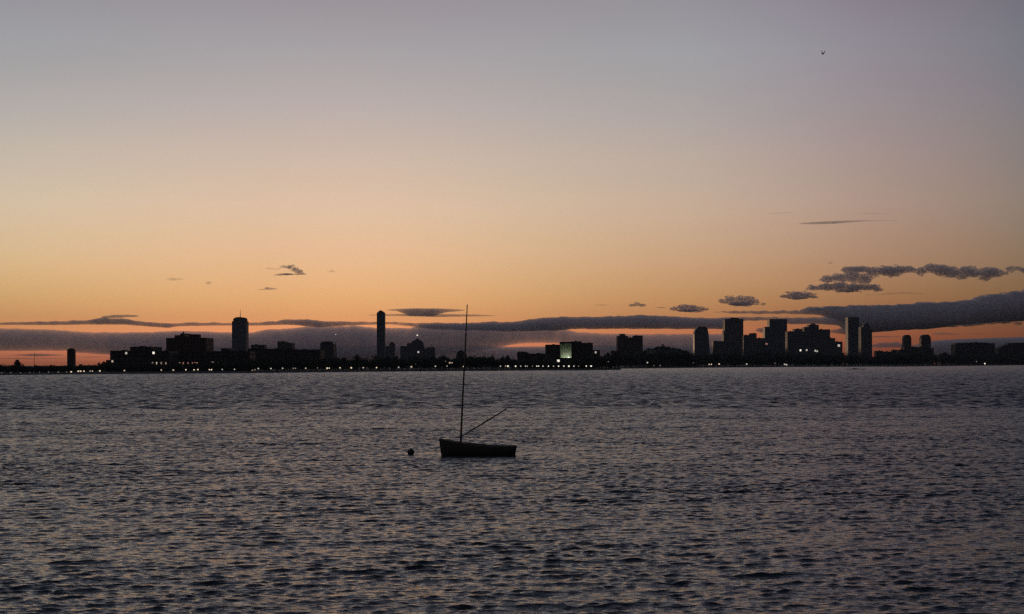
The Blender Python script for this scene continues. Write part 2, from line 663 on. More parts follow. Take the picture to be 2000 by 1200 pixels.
def mid_rises():
    D = 3600
    b = start('flat_block', 503, D, 'flat dark block just right of the crowned tower')
    wall_block(b, 490, 516, 674, D, 40, M['stone'])
    D = 3300
    b = start('twin_level_block', 556, D, 'dark block of two roof levels between two flat blocks')
    wall_block(b, 542, 557, 667.5, D, 40, M['stone'])
    wall_block(b, 557, 571, 670.5, D, 40, M['stone'])
    D = 1800
    b = start('long_hall', 570, D, 'very long low dark hall behind the shore trees, left of the slender tower')
    wall_block(b, 484, 520, 681.5, D, 40, M['slab'])
    wall_block(b, 520, 574, 682, D, 40, M['slab'])
    wall_block(b, 574, 626, 683.5, D, 40, M['slab'])
    lit(b, 579, 708.5, D, 3.6, 4.2, 'white2')
    D = 2300
    b = start('rounded_block', 639, D, 'dark block with rounded roof corners at the right end of the long hall')
    o = b.location
    outline_block(b, [(625, 724), (652, 724), (652, 690), (651, 672), (648.5, 668.3), (644, 667), (634, 667), (629, 668.3), (625.5, 671)], D, 40, M['stone'], 'wall')
    lit(b, 630, 704, D, 3.6, 4, 'warm2')


def slender_tower():
    D = 6200
    b = start('slender_tower', 743.5, D, 'tall slender flat-topped tower standing alone left of centre', 'tower')
    o = b.location
    wall_block(b, 736, 751.5, 611, D, 36, M['glass'], 'shaft')
    c = MB()
    c.prism([(X(px, D) - o.x, Z(px, py, D) - o.z) for px, py in ((737.5, 610.6), (750.5, 610.6), (748, 608.4), (744.5, 606.4), (742, 606.4), (739, 608.4))], 6, 30)
    c.build('crown', M['dark_paint'], b)


def knob_tower():
    D = 6000
    b = start('knob_tower', 763, D, 'short knob-topped tower at the foot of the slender tower', 'tower')
    wall_block(b, 752.5, 760, 677, D, 34, M['stone'])
    wall_block(b, 760, 771, 671.5, D, 34, M['stone'])
    wall_block(b, 762, 768.5, 668.8, D, 14, M['dark_paint'], 'penthouse', base_z=Z(765, 671.2, D), y_off=8)


def dome_block():
    D = 5600
    b = start('domed_block', 815, D, 'stepped block with a domed middle and a bright light on its tip')
    o = b.location
    wall_block(b, 782, 795, 677, D, 40, M['stone'])
    wall_block(b, 795, 802.5, 671, D, 40, M['stone'])
    outline_block(b, [(802.5, 722), (828, 722), (828, 678), (827, 670), (824, 666.5), (819.5, 664), (817, 662.3), (815.2, 660.6), (813.5, 662.3), (811, 664.2), (806, 666.5), (803, 669.5), (802.5, 676)], D, 40, M['stone'], 'dome_hall')
    wall_block(b, 828, 834, 681, D, 40, M['stone'])
    wall_block(b, 834, 849.5, 679, D, 40, M['stone'])
    pole_part(b, 814.5, 662, 656.5, D, .9, .5, 'mast', 20)
    a = P(814.5, 655, D) - o
    MB().ball((a.x, a.y + 20, a.z), 2.8, 2.8, 3.0).build('beacon', M['white1'], b)
    lit(b, 817, 688, D, 3.6, 3.6, 'white2')


def small_mid():
    D = 3000
    b = start('small_dome', 901, D, 'small dark dome hump behind the boat mast')
    outline_block(b, [(891, 722), (911, 722), (911, 693), (908, 688), (904, 685.3), (900, 684.3), (896, 686), (893, 689), (891, 693)], D, 26, M['dark_paint'], 'dome')
    D = 2300
    b = start('pavilion_annex', 1023, D, 'low dark house with a sloping roof left of the lit glass hall')
    outline_block(b, [(1010, 720), (1035, 720), (1035, 692), (1030, 688.2), (1022, 686.6), (1013, 687), (1010, 689)], D, 30, M['dark_paint'], 'wall')
    D = 1900
    b = start('waterfront_hall', 1055, D, 'long low waterfront hall with a lit window row left of the glass hall')
    wall_block(b, 1012, 1066, 691.5, D, 30, M['slab'])
    for px, w, mt in ((1021, 2, 'warm3'), (1033, 4, 'warm2'), (1045, 2, 'warm3'), (1054.5, 3, 'white2'), (1062, 3.6, 'warm2')):
        lit(b, px, 707, D, w, 5.6, mt)
    lit(b, 1064.6, 707.3, D, 1.2, 4, 'warm3')


def glass_hall():
    D = 1840
    b = start('glass_hall', 1112, D, 'dark museum block with a tall glowing pale green glass hall')
    o = b.location
    s = D / F
    wall_block(b, 1066, 1094, 673.8, D + 6, 34, M['dark_paint'])
    wall_block(b, 1116.5, 1136, 667.5, D + 4, 40, M['dark_paint'])
    wall_block(b, 1136, 1158, 670.5, D + 2, 40, M['dark_paint'])
    # podium under the hall, with the hall's back and side walls, roof and floor: an open-fronted lit room behind glass
    x0, x1 = X(1094, D) - o.x, X(1116.5, D) - o.x
    zf, zt = Z(1105, 701, D) - o.z, Z(1105, 671.5, D) - o.z
    MB().box(x0, x1, .02, 30, -.2, zf).build('podium', M['dark_paint'], b)
    hall = MB()
    wt = .5
    hall.box(x0, x0 + wt, .2, 14, zf, zt)
    hall.box(x1 - wt, x1, .2, 14, zf, zt)
    hall.box(x0 + wt, x1 - wt, 13.4, 14, zf, zt)
    plaster = rough_mat('pale_green_plaster', (.50, .53, .43), (.56, .59, .49), .5)
    hall.build('hall_wall', plaster, b)
    MB().box(x0, x1, .2, 14, zt, zt + 2.4).build('roof', M['dark_paint'], b)
    up = MB()
    up.box(x0 + 3, x1 - 1.2, 8.5, 10.5, zf + .02, zf + .5)
    up.build('floor_light', M['hall'], b)
    MB().box(x1 - 5.0, x1 - 2.2, 4.5, 6.5, zf + .02, zf + 2.6).build('light_column', M['hall2'], b)
    MB().box(x0, x1, .05, .19, zf, zf + 1.3).build('added_light_screen', M['dark_paint'], b)  # low board added across the front to hide part of the hall lights' glare
    bars = MB()
    n = 6
    for i in range(n + 1):
        x = x0 + wt + (x1 - x0 - 2 * wt) * i / n
        bars.box(x - .09, x + .09, .2, .4, zf, zt)
    for j in range(1, 8):
        z = zf + (zt - zf) * j / 8
        bars.box(x0 + wt, x1 - wt, .42, .55, z - .07, z + .07)
    bars.build('glazing_bar', M['metal'], b)
    g, t, pb = new_mat('hall_glass')
    tr = t.nodes.new('ShaderNodeBsdfTransparent')
    tr.inputs[0].default_value = (.90, .93, .88, 1)
    gl = t.nodes.new('ShaderNodeBsdfGlossy')
    gl.inputs['Roughness'].default_value = .05
    mx = t.nodes.new('ShaderNodeMixShader')
    mx.inputs[0].default_value = .07
    t.links.new(tr.outputs[0], mx.inputs[1])
    t.links.new(gl.outputs[0], mx.inputs[2])
    t.links.new(mx.outputs[0], t.nodes['Material Output'].inputs['Surface'])
    MB().box(x0 + wt, x1 - wt, .28, .32, zf, zt).build('glass', g, b)
    lit(b, 1090.5, 705, D + 6, 5, 4.4, 'white1', 'lit_doorway')
    D2 = 2050
    b = start('side_house', 1166, D2, 'small dark house with one light beside the glass hall')
    wall_block(b, 1158.5, 1172, 684.5, D2, 16, M['slab'])
    lit(b, 1163.5, 688.5, D2, 3.2, 3.6, 'white2')


M['hall'] = glow_mat('hall_floor_light', (.96, 1.0, .82), 1.7)
M['hall2'] = glow_mat('hall_bright_light', (.95, 1.0, .86), .55)


def notched_block():
    D = 3600
    b = start('notched_block', 1231, D, 'broad dark block with a notched roof left of the wooded hill')
    wall_block(b, 1194, 1206, 686, D, 30, M['brick'])
    wall_block(b, 1206, 1227, 657, D, 40, M['brick'])
    wall_block(b, 1211, 1222, 653, D, 16, M['dark_paint'], 'penthouse', base_z=Z(1216, 656.6, D), y_off=6)
    wall_block(b, 1227, 1238, 660, D, 40, M['brick'])
    wall_block(b, 1238, 1255.5, 656, D, 40, M['brick'])


def downtown():
    D = 5900
    b = start('tapered_tower', 1371, D, 'tapered dark tower with rounded shoulders right of the wooded hill', 'tower')
    outline_block(b, [(1356.5, 720), (1387.5, 720), (1386.5, 690), (1385, 668), (1384, 650), (1382, 642), (1378, 638), (1365, 638), (1361, 642), (1358, 646), (1356.5, 652)], D, 50, M['glass'], 'shaft')
    D = 5400
    b = start('shoulder_block', 1404, D, 'low flat block between the tapered tower and the square tower')
    wall_block(b, 1393, 1414, 667, D, 40, M['stone'])
    D = 6000
    b = start('square_tower', 1433, D, 'broad square tower with a small roof box, left of two in downtown', 'tower')
    wall_block(b, 1413.5, 1416, 647, D, 50, M['stone'], 'side_wing')
    wall_block(b, 1416, 1452, 623.5, D, 56, M['stone'], 'shaft')
    wall_block(b, 1428, 1444, 621, D, 20, M['dark_paint'], 'penthouse', base_z=Z(1436, 623, D), y_off=12)
    D = 5700
    b = start('peaked_block', 1470, D, 'low stepped block with a small peak between the two square towers')
    wall_block(b, 1452.5, 1466, 655, D, 40, M['stone'])
    wall_block(b, 1466, 1478, 651.5, D, 40, M['stone'])
    wall_block(b, 1478, 1495, 661, D, 40, M['stone'])
    D = 6100
    b = start('shouldered_tower', 1518, D, 'square dark tower with a lower left shoulder and one red light', 'tower')
    wall_block(b, 1494, 1503, 639, D, 50, M['glass'], 'shoulder')
    wall_block(b, 1503, 1537.5, 624, D, 56, M['glass'], 'shaft')
    lit(b, 1497, 672, D, 5, 3.4, 'red3')
    D = 5500
    b = start('jagged_block', 1580, D, 'wide jagged block of many roof steps with a few white lit windows')
    for x0, x1, t in ((1538, 1552, 648), (1552, 1567, 643), (1567, 1571, 648.5), (1571, 1580, 639.5), (1580, 1599.5, 635), (1599.5, 1621.5, 644), (1621.5, 1631.5, 661), (1631.5, 1645.5, 668)):
        wall_block(b, x0, x1, t, D, 44, M['stone'])
    wall_block(b, 1586, 1594, 632.5, D, 14, M['dark_paint'], 'penthouse', base_z=Z(1590, 634.6, D), y_off=9)
    for px, py, w in ((1563.5, 684.5, 3.2), (1575.5, 684, 3), (1592.5, 685.4, 3.2), (1596, 686.8, 3)):
        lit(b, px, py, D, w, 3.6, 'white1' if px < 1570 else 'white2')
    lit(b, 1638.5, 675.2, D, 4.4, 4.6, 'white2')
    D = 6200
    b = start('plain_tower', 1667.5, D, 'tall plain slab tower, tallest at the right end of downtown', 'tower')
    wall_block(b, 1656.5, 1678.5, 620, D, 50, M['glass'], 'shaft')
    D = 5800
    b = start('pointed_tower', 1692, D, 'tower with a stepped pointed top close beside the plain slab tower', 'tower')
    wall_block(b, 1682, 1687, 639, D, 44, M['stone'], 'shoulder')
    outline_block(b, [(1687, 720), (1699.5, 720), (1699.5, 640), (1698, 635), (1695, 632), (1692.5, 630), (1690, 632), (1687, 637)], D, 44, M['stone'], 'shaft')
    wall_block(b, 1699.5, 1703.5, 644, D, 44, M['stone'], 'shoulder')
    D = 5600
    b = start('low_block', 1731, D, 'low dark block right of the pointed tower')
    wall_block(b, 1711, 1725, 686, D, 30, M['slab'])
    wall_block(b, 1725, 1744, 687.5, D, 30, M['slab'])
    wall_block(b, 1744, 1751.5, 684, D, 30, M['slab'])
    D = 5700
    for c, w, top, lab in ((1773, 7.2, 653.8, 'narrower of the twin round-topped towers against the orange gap'), (1809, 9.4, 653.2, 'wider of the twin round-topped towers against the orange gap')):
        b = start('round_topped_tower', c, D, lab, 'tower', 'twin round-topped towers')
        outline_block(b, [(c - w, 720), (c + w, 720), (c + w, top + 8), (c + w * .8, top + 3), (c + w * .45, top + .6), (c - w * .45, top + .6), (c - w * .8, top + 3), (c - w, top + 8)], D, 30, M['brick'], 'shaft')
        wall_block(b, c - w - 2.4, c - w, 677, D, 26, M['brick'], 'shoulder')
    D = 5200
    b = start('connecting_block', 1791, D, 'low dark block joining the feet of the twin round-topped towers')
    wall_block(b, 1755, 1766, 684, D, 30, M['slab'])
    wall_block(b, 1766, 1800, 678.5, D, 30, M['slab'])
    wall_block(b, 1800, 1824, 680.5, D, 30, M['slab'])
    D = 4900
    b = start('wide_block', 1905, D, 'wide flat dark block near the right edge with one small light below')
    wall_block(b, 1866, 1884, 671.2, D, 50, M['slab'])
    wall_block(b, 1884, 1925, 669.8, D, 50, M['slab'])
    wall_block(b, 1925, 1943, 671, D, 50, M['slab'])
    D = 5050
    b = start('sloped_block', 1985, D, 'dark block with a sloping left shoulder cut by the right edge')
    outline_block(b, [(1948.5, 720), (2030, 720), (2030, 669), (1972, 670), (1969, 673), (1956, 677), (1948.5, 681)], D, 50, M['slab'], 'wall')


for fn in (slim_tower, thin_mast, long_block, stepped_block, shore_range, crowned_tower, mid_rises, slender_tower, knob_tower, dome_block, small_mid, glass_hall, notched_block, downtown):
    fn()


# ------------------------------------------------------------------ trees
def leaf_cloud(mb, c, rx, rz, n, size, mi=0, rnd=random):
    """leaf sprays through the volume of a lumpy crown"""
    lobes = [(Vector((rnd.uniform(-.55, .55), rnd.uniform(-.55, .55), rnd.uniform(-.5, .6))), rnd.uniform(.35, .6)) for _ in range(7)]
    for _ in range(n):
        lc, lr = rnd.choice(lobes)
        dd = Vector((rnd.gauss(0, 1), rnd.gauss(0, 1), rnd.gauss(0, 1))).normalized() * lr * rnd.uniform(.55, 1.05)
        q = lc + dd
        p = Vector(c) + Vector((q.x * rx, q.y * rx, q.z * rz))
        a = Vector((rnd.gauss(0, 1), rnd.gauss(0, 1), rnd.gauss(0, 1))).normalized()
        b = a.orthogonal().normalized()
        a, b = a * size * rnd.uniform(.6, 1.3), b * size * rnd.uniform(.4, .9)
        mb.add([p - a, p - b * .8, p + a, p + b], [(0, 1, 2, 3)], mi)


def tree(px, top, half_w, D, label, group=None):
    base = Vector((X(px, D), D, GROUND))
    h = Z(px, top, D) - GROUND
    rx = half_w * D / F
    t = empty('tree', base, label, 'tree', group)
    tr = MB()
    tr.tube([(0, 0, -.3), (.1, 0, h * .25), (.0, .1, h * .6)], [h * .035, h * .026, h * .014], 8)
    for k in range(5):
        an = k * 1.3
        tr.tube([(0, 0, h * (.25 + .05 * k)), (math.cos(an) * rx * .3, math.sin(an) * rx * .3, h * (.42 + .05 * k)), (math.cos(an) * rx * .6, math.sin(an) * rx * .6, h * (.55 + .06 * k))], [h * .015, h * .01, h * .005], 6)
    tr.build('trunk', M['bark'], t)
    cr = MB()
    leaf_cloud(cr, (0, 0, h * .58), rx, h * .42, 620, rx * .13)
    cr.build('crown', M['leaf'], t)
    return t


tree(33, 702.5, 10, 1175, 'small round tree standing above the low scrub at the far left shore')
tree(697.5, 690, 9, 1560, 'bushy tree standing higher than its neighbours left of the slender tower')
tree(731, 693.5, 9, 1640, 'dense round tree directly left of the foot of the slender tower')
tree(868, 692, 10, 1720, 'low round tree between the domed block and the small dome')
tree(993, 693, 8, 1790, 'low round tree right of the boat mast, near the sloping-roofed house')
tree(206, 706, 7, 1290, 'small dark tree touching the left end of the long low block')
tree(1345.5, 681, 5, 2700, 'narrow tree at the foot of the wooded hill, beside the tapered tower')

BAND = [(-500, 709), (0, 711.5), (14, 711), (40, 711), (60, 713.5), (100, 712), (120, 713), (150, 710.5), (165, 712), (185, 712), (200, 708.5), (213, 707), (250, 710), (330, 709), (490, 702),
        (560, 699), (652, 699), (662, 697), (675, 698), (684, 701.5), (706, 702), (715, 700.5), (724, 701), (742, 697), (770, 696), (790, 698), (850, 696), (862, 694.5),
        (882, 697), (895, 695), (915, 694.5), (962, 695), (985, 698), (1003, 698), (1035, 696), (1066, 700), (1095, 705), (1158, 690), (1176, 692), (1190, 691), (1206, 690), (1240, 688)]
BAND2 = [(1210, 692), (1256, 687), (1340, 686), (1352, 686), (1362, 692), (1390, 689), (1440, 690), (1500, 688), (1560, 691), (1640, 688), (1700, 694), (1707, 697), (1715, 690), (1760, 689), (1822, 691), (1840, 689), (1866, 691), (1945, 688), (2000, 687), (2500, 680)]


def lerp(tab, x):
    for (a, ya), (b, yb) in zip(tab, tab[1:]):
        if a <= x <= b:
            return ya + (yb - ya) * (x - a) / (b - a)
    return tab[-1][1] if x > tab[-1][0] else tab[0][1]


def treeline(name, tab, px0, px1, back0, back1, step_px, leaf):
    mb = MB()
    rnd = random.Random(int(px0) + 5)
    px = px0
    while px < px1:
        for row in range(3):
            q = px + rnd.uniform(-.5, .5) * step_px
            D = shoreD(q) + back0 + (back1 - back0) * row / 2 + rnd.uniform(-8, 8)
            s = D / F
            top = Z(q, lerp(tab, q) + (2 - row) * 2.0 + rnd.choice((-1.6, -.6, 0, .6, 1.6, 2.4)) * rnd.random(), D)
            h = top - GROUND
            if h < 1.0:
                continue
            rx = min(step_px * 1.25 * s, h * .8)
            x = X(q, D)
            lo = GROUND - .3
            leaf_cloud(mb, (x, D, lo + h * .55), rx, h * .47, 110, max(rx * .2, h * .09), 0, rnd)
            mb.tube([(x, D, lo - .3), (x, D, lo + h * .5)], [h * .04, h * .02], 5, 1)
        px += step_px
    o = mb.build(name, [M[leaf], M['bark']])
    props(o, 'dark belt of trees and scrub along the low far shore', 'trees', kind='stuff')
    return o


o = treeline('treeline', BAND, -450, 1212, 24, 75, 7.0, 'leaf_dark')
props(o, 'dark belt of shoreline trees running from the left edge to the pier end')
o = treeline('treeline', BAND2, 1222, 2450, 40, 160, 7.0, 'leaf_dark')
props(o, 'dark belt of shoreline trees running from the wooded hill to the right edge')


def hill():
    """the low wooded mound right of the notched block"""
    prof = [(1236, 712), (1250, 697), (1258, 686), (1266, 681), (1276, 678.5), (1290, 676.5), (1304, 677.5), (1318, 679.5), (1332, 684), (1344, 690), (1358, 705), (1366, 714)]
    D = 2900
    mb = MB()
    rows = []
    for px, py in prof:
        zt = max(.2, Z(px, py + 4, D) - GROUND)
        r = []
        for k in range(9):
            a = math.pi * k / 8
            r.append((X(px, D), D - math.cos(a) * 90 * (.4 + zt / 45), GROUND - .6 + math.sin(a) * zt))
        rows.append(r)
    n = 9
    mb.add([p for r in rows for p in r], [(i * n + k, (i + 1) * n + k, (i + 1) * n + k + 1, i * n + k + 1) for i in range(len(rows) - 1) for k in range(n - 1)])
    props(mb.build('hill', M['soil'], smooth=True), kind='structure')
    tb = MB()
    rnd = random.Random(3)
    for _ in range(230):
        px = rnd.uniform(1250, 1356)
        top = lerp(prof, px)
        a = rnd.uniform(.15, .62) * math.pi
        zt = max(.2, Z(px, top + 4, D) - GROUND)
        y = D - math.cos(a) * 90 * (.4 + zt / 45)
        z = GROUND - .6 + math.sin(a) * zt
        hh = rnd.uniform(4.5, 7.5)
        leaf_cloud(tb, (X(px, D), y, z + hh * .35), hh * .55, hh * .5, 60, hh * .13, 0, rnd)
    leaf_cloud(tb, (X(1293, D), D - 10, Z(1293, 674.5, D)), 3.6, 3.6, 90, .8, 0, rnd)
    props(tb.build('woodland', M['leaf_dark']), 'dark trees covering the low rounded hill beside the tapered tower', 'trees', kind='stuff')


hill()

# ------------------------------------------------------------------ street lamps
def make_lamp():
    t = empty('street_lamp', (0, 0, 0), 'small lamp', 'street lamp')
    MB().tube([(0, 0, 0), (0, 0, .5), (0, 0, .92)], [.03, .022, .018], 8).build('pole', M['metal'], t)
    h = MB().ball((0, 0, 0), .5, .5, .5, 10, 6).build('globe', M['warm2'], t, smooth=True)
    c = MB().tube([(0, 0, .36), (0, 0, .52), (0, 0, .62)], [.46, .30, .06], 10).build('cap', M['metal'], t)
    return t


ORD = ['first', 'second', 'third', 'fourth', 'fifth', 'sixth', 'seventh', 'eighth', 'ninth', 'tenth', 'eleventh', 'twelfth', 'thirteenth', 'fourteenth', 'fifteenth', 'sixteenth', 'seventeenth', 'eighteenth', 'nineteenth', 'twentieth', 'twenty-first', 'twenty-second']
# (group, how the label goes on, lamps as (px, py, size in px, material))
LAMPS = [
    ('lamps along the low shore before the long low block', '{} shore lamp counted towards the long low block from the outer end of its row',
     [(3, 729, 3.2, 'warm3'), (21, 728.6, 2.6, 'warm3'), (40, 728.4, 2.6, 'warm3'), (58, 728.4, 2.6, 'warm3'), (77, 728, 2.2, 'warm3'), (95, 727.2, 2.2, 'warm3'), (114, 727, 2.8, 'warm3'), (130, 727, 1.8, 'warm3'),
      (139, 726.6, 4, 'warm1'), (153, 725.2, 3.6, 'warm1'), (157.5, 725.2, 3.4, 'warm1'), (164, 725.2, 3.2, 'warm1'), (176, 725, 3, 'warm2'), (180.5, 725, 3, 'warm2'), (195, 724.6, 3.4, 'warm1')]),
    ('lamps at the foot of the long and stepped blocks', '{} lamp along the water below the long low block and the stepped block',
     [(243, 724, 3.6, 'warm2'), (315, 723, 3.6, 'warm2'), (338.5, 723, 3.6, 'warm2'), (363, 722.4, 3.4, 'warm1'), (379, 722.6, 3.8, 'warm1'), (386.5, 722, 3.6, 'warm1'), (409, 722.2, 3.4, 'warm1'), (413, 722.4, 3.6, 'warm1'),
      (434, 721.8, 3.2, 'white2'), (458, 721.6, 3.4, 'white2'), (493, 723.4, 3.2, 'warm3'), (498, 722.4, 3.2, 'warm3')]),
    ('lamps in the evenly spaced row before the long hall', '{} lamp of the evenly spaced row running from the long hall to the slender tower',
     [(504.5, 720, 3.4, 'white2'), (529, 720, 3.4, 'white2'), (552, 719.6, 3.6, 'white2'), (573, 719.6, 3.2, 'warm3'), (577, 719.6, 3, 'warm3'), (597, 719.4, 3.4, 'warm2'), (620, 718.8, 2.6, 'warm3'), (639, 719.4, 3.8, 'warm1'),
      (643, 719.2, 3.4, 'warm1'), (664, 718.6, 3.6, 'warm1'), (686, 718.6, 3.8, 'warm1'), (709.5, 718.4, 3.4, 'warm2'), (735.5, 718.2, 3.4, 'warm1')]),
    ('lamps between the slender tower and the boat mast', '{} lamp along the shore between the slender tower and the boat mast',
     [(778.5, 717.6, 3.8, 'white2'), (803.5, 716.6, 4.2, 'warm2'), (811, 711.6, 3, 'warm2'), (846, 710.6, 4, 'warm2'), (850.5, 715.6, 3.8, 'white2'), (870, 706, 3, 'warm3'), (873, 715.2, 3, 'warm2'), (878.5, 708.8, 3.8, 'warm2'), (883, 709, 3.2, 'warm2'), (905.5, 716, 3.8, 'warm1')]),
    ('lamps in the close row below the glass hall', '{} lamp of the close-set bright row along the water below the glass hall',
     [(977.5, 715.4, 3.6, 'white2'), (987.5, 715.4, 3, 'warm2'), (992, 715.4, 3.8, 'white1'), (1007, 715.4, 3.8, 'white1'), (1017, 715.4, 3.2, 'white2'), (1026.5, 715.4, 3, 'white2'), (1030, 715.4, 3, 'white2'), (1040, 715.4, 2.2, 'warm3'),
      (1048.5, 715.4, 3.2, 'white1'), (1052, 715.4, 3, 'white1'), (1060.5, 715.4, 3.2, 'white2'), (1071, 715.4, 3.8, 'white1'), (1081, 715.4, 3.2, 'warm2'), (1091, 715.4, 3.6, 'white1'), (1101, 715.4, 3.6, 'white1'),
      (1111, 715.4, 3.8, 'white1'), (1121, 715.4, 3.2, 'white2'), (1130, 715.4, 2.8, 'warm3'), (1145, 715.2, 3.6, 'white1'), (1154.5, 715.2, 3.8, 'white1')]),
    ('scattered lamps below the wooded hill', '{} of the few scattered lamps around the foot of the wooded hill',
     [(1188, 706.5, 2.6, 'warm3'), (1264.5, 708.4, 3.8, 'white2'), (1277, 714.2, 2.6, 'warm3'), (1289.5, 714.2, 3, 'warm3'), (1327, 690, 2.6, 'warm3'), (1354, 709, 1.8, 'warm3')]),
    ('lamps on the shore below downtown', '{} of the sparse lamps along the far shore below the downtown towers',
     [(1385, 711.8, 3.2, 'warm1'), (1389.5, 711.8, 3.4, 'warm1'), (1404.5, 711.2, 3.8, 'warm1'), (1458.5, 711.2, 3.4, 'white2'), (1513.5, 709.6, 2.8, 'warm3'), (1532.5, 711.8, 3.6, 'white2'), (1536, 712.6, 3.6, 'white2')]),
    ('lamps below the wide block', '{} of the two small lamps on the shore below the wide flat block',
     [(1907, 706.4, 2.6, 'warm3'), (1923.5, 710.4, 3.6, 'white1')]),
]
proto = make_lamp()
parts = list(proto.children)
first = True
lamp_mesh = {}
for group, text, spots in LAMPS:
    for i, (px, py, size, mt) in enumerate(spots):
        D = shoreD(px) + (12 if py > 713.5 or px > 1212 else 20)
        if px == 1327:
            D = 2812
        z = Z(px, py, D)
        r = size * .84 * D / F * (.85 + .3 * random.random())
        if first:
            t = proto
            ch = {c.name.split('.')[0]: c for c in parts}
        else:
            t = proto.copy()
            COL.objects.link(t)
            ch = {}
            for c in parts:
                n = c.copy()
                COL.objects.link(n)
                n.parent = t
                ch[c.name.split('.')[0]] = n
        gz = GROUND - .4
        t.location = (X(px, D), D, gz)
        for k, c in ch.items():
            if k == 'pole':
                c.scale = (max(3.0, D / 500), max(3.0, D / 500), max(.3, z - gz))
            else:
                c.location = (0, 0, z - gz)
                c.scale = (r, r, r)
        ch['globe'].material_slots[0].link = 'OBJECT'
        ch['globe'].material_slots[0].material = M[mt]
        t['label'] = text.format(ORD[i])
        t['category'] = 'street lamp'
        t['group'] = group
        first = False


# ------------------------------------------------------------------ the moored sailing boat
def sailboat():
    D = 125.5
    s = D / F
    b = empty('sailboat', (X(932, D), D, 0.0), 'small open wooden sailing boat with a bare tall mast moored on the bay', 'boat')
    o = b.location

    def lx(px):
        return X(px, D) - o.x

    def lz(px, py):
        return Z(px, py, D)
    hullm = rough_mat('dark_painted_hull', (.018, .021, .022), (.030, .034, .034), 1.2, .35)
    rim = rough_mat('worn_rub_rail', (.10, .085, .07), (.16, .135, .11), 3, .5)
    wood = rough_mat('varnished_spar', (.05, .032, .02), (.085, .055, .034), 3, .5)
    deckm = rough_mat('dark_deck', (.03, .026, .022), (.05, .044, .038), 2, .6)
    inner = rough_mat('bilge_paint', (.05, .048, .05), (.075, .07, .072), 2, .6)
    # stations: px on the sheer, sheer py, half beam
    ST = [(857, 858, .03), (861, 858.6, .22), (868, 859.6, .44), (880, 861.6, .72), (895, 864, .93), (912, 866.6, 1.06), (932, 869.2, 1.13), (955, 871, 1.12), (975, 871.8, 1.05), (992, 872, .95), (1008.5, 871.6, .82)]
    nst, nrib = len(ST), 9
    rings, inrings, sheer = [], [], []
    for i, (px, py, hb) in enumerate(ST):
        u = i / (nst - 1)
        xs, zs = lx(px), lz(px, py)
        keel = -.45 + .35 * max(0, (u - .75) / .25) + .35 * max(0, (.12 - u) / .12)
        rake = (.26 * (1 - u) ** 6) - .16 * max(0, (u - .85) / .15)
        ring = []
        for k in range(-nrib, nrib + 1):
            a = abs(k) / nrib
            w = hb * (1 - (1 - a) ** 2.2) ** .62 if a > 0 else 0
            z = keel + (zs - keel) * a ** 1.55
            ring.append(Vector((xs + rake * (1 - a), math.copysign(w, k) if k else 0, z)))
        rings.append(ring)
        sheer.append((xs, hb, zs))
    m = 2 * nrib + 1
    hull = MB()
    hull.add([p for r in rings for p in r], [(i * m + k, i * m + k + 1, (i + 1) * m + k + 1, (i + 1) * m + k) for i in range(nst - 1) for k in range(m - 1)])
    hull.add(rings[-1], [tuple(range(m))])
    hull.build('hull', hullm, b, smooth=True)
    ins = MB()
    rr = [[Vector((p.x, p.y * .93, max(p.z + .05, .12))) for p in r] for r in rings[4:]]
    ins.add([p for r in rr for p in r], [(i * m + k, (i + 1) * m + k, (i + 1) * m + k + 1, i * m + k + 1) for i in range(len(rr) - 1) for k in range(m - 1)])
    ins.build('cockpit', inner, b, smooth=True)
    dk = MB()
    nd = 5
    for i in range(nd):
        (xa, ha, za), (xb, hb, zb) = sheer[i], sheer[i + 1]
        ca, cb = .05 * min(1, ha), .05 * min(1, hb)
        dk.add([(xa, -ha, za), (xa, 0, za + ca), (xa, ha, za), (xb, -hb, zb), (xb, 0, zb + cb), (xb, hb, zb)], [(0, 3, 4, 1), (1, 4, 5, 2)])
    dk.build('foredeck', deckm, b)
    co = MB()
    (xc, hc, zc) = sheer[nd]
    co.box(xc - .03, xc + .03, -hc * .9, hc * .9, zc - .35, zc + .13)
    co.build('coaming', wood, b)
    for sy in (-1, 1):
        r = MB()
        r.tube([(x, sy * (h + .015), z + .015) for x, h, z in sheer], [.035] * nst, 6)
        r.build('gunwale', rim, b)
    for i in (7, 9):
        x, h, z = sheer[i]
        MB().box(x - .14, x + .14, -h * .92, h * .92, z - .26, z - .21).build('thwart', wood, b)
    x, h, z = sheer[-1]
    MB().box(x - .02, x + .05, -h * .98, h * .98, z - .10, z + .02).build('transom_cap', wood, b)
    # mast: slight rake aft, tapering, a little bend near the top
    pts = [(899.6, 868), (900.2, 850), (901.5, 820), (903.4, 780), (905.6, 740), (908, 695), (910.3, 650), (912.8, 597)]
    rad = [.085, .085, .082, .078, .072, .066, .058, .042]
    mast = MB()
    mast.tube([(lx(a), 0, lz(a, c)) for a, c in pts], rad, 10)
    mast.build('mast', wood, b, smooth=True)
    bm = MB()
    bp = [(902.5, 852), (925, 838), (948, 824), (970, 810.6), (989.5, 798.6)]
    bm.tube([(lx(a), -.05 - .12 * i, lz(a, c)) for i, (a, c) in enumerate(bp)], [.045, .06, .065, .058, .045], 8)
    bm.build('boom', wood, b, smooth=True)
    MB().tube([(lx(901), 0, lz(901, 851.5)), (lx(903.2), -.05, lz(903, 851.5))], [.10, .06], 8).build('gooseneck', M['metal'], b)
    MB().ball((lx(912.9), 0, lz(913, 596.4)), .07, .07, .05).build('mast_cap', M['metal'], b)
    MB().tube([(lx(901.3), .06, lz(901, 856)), (lx(907.5), .07, lz(907, 700)), (lx(912.6), .05, lz(912, 599))], [.008, .008, .008], 5).build('halyard', M['metal'], b)
    cl = MB()
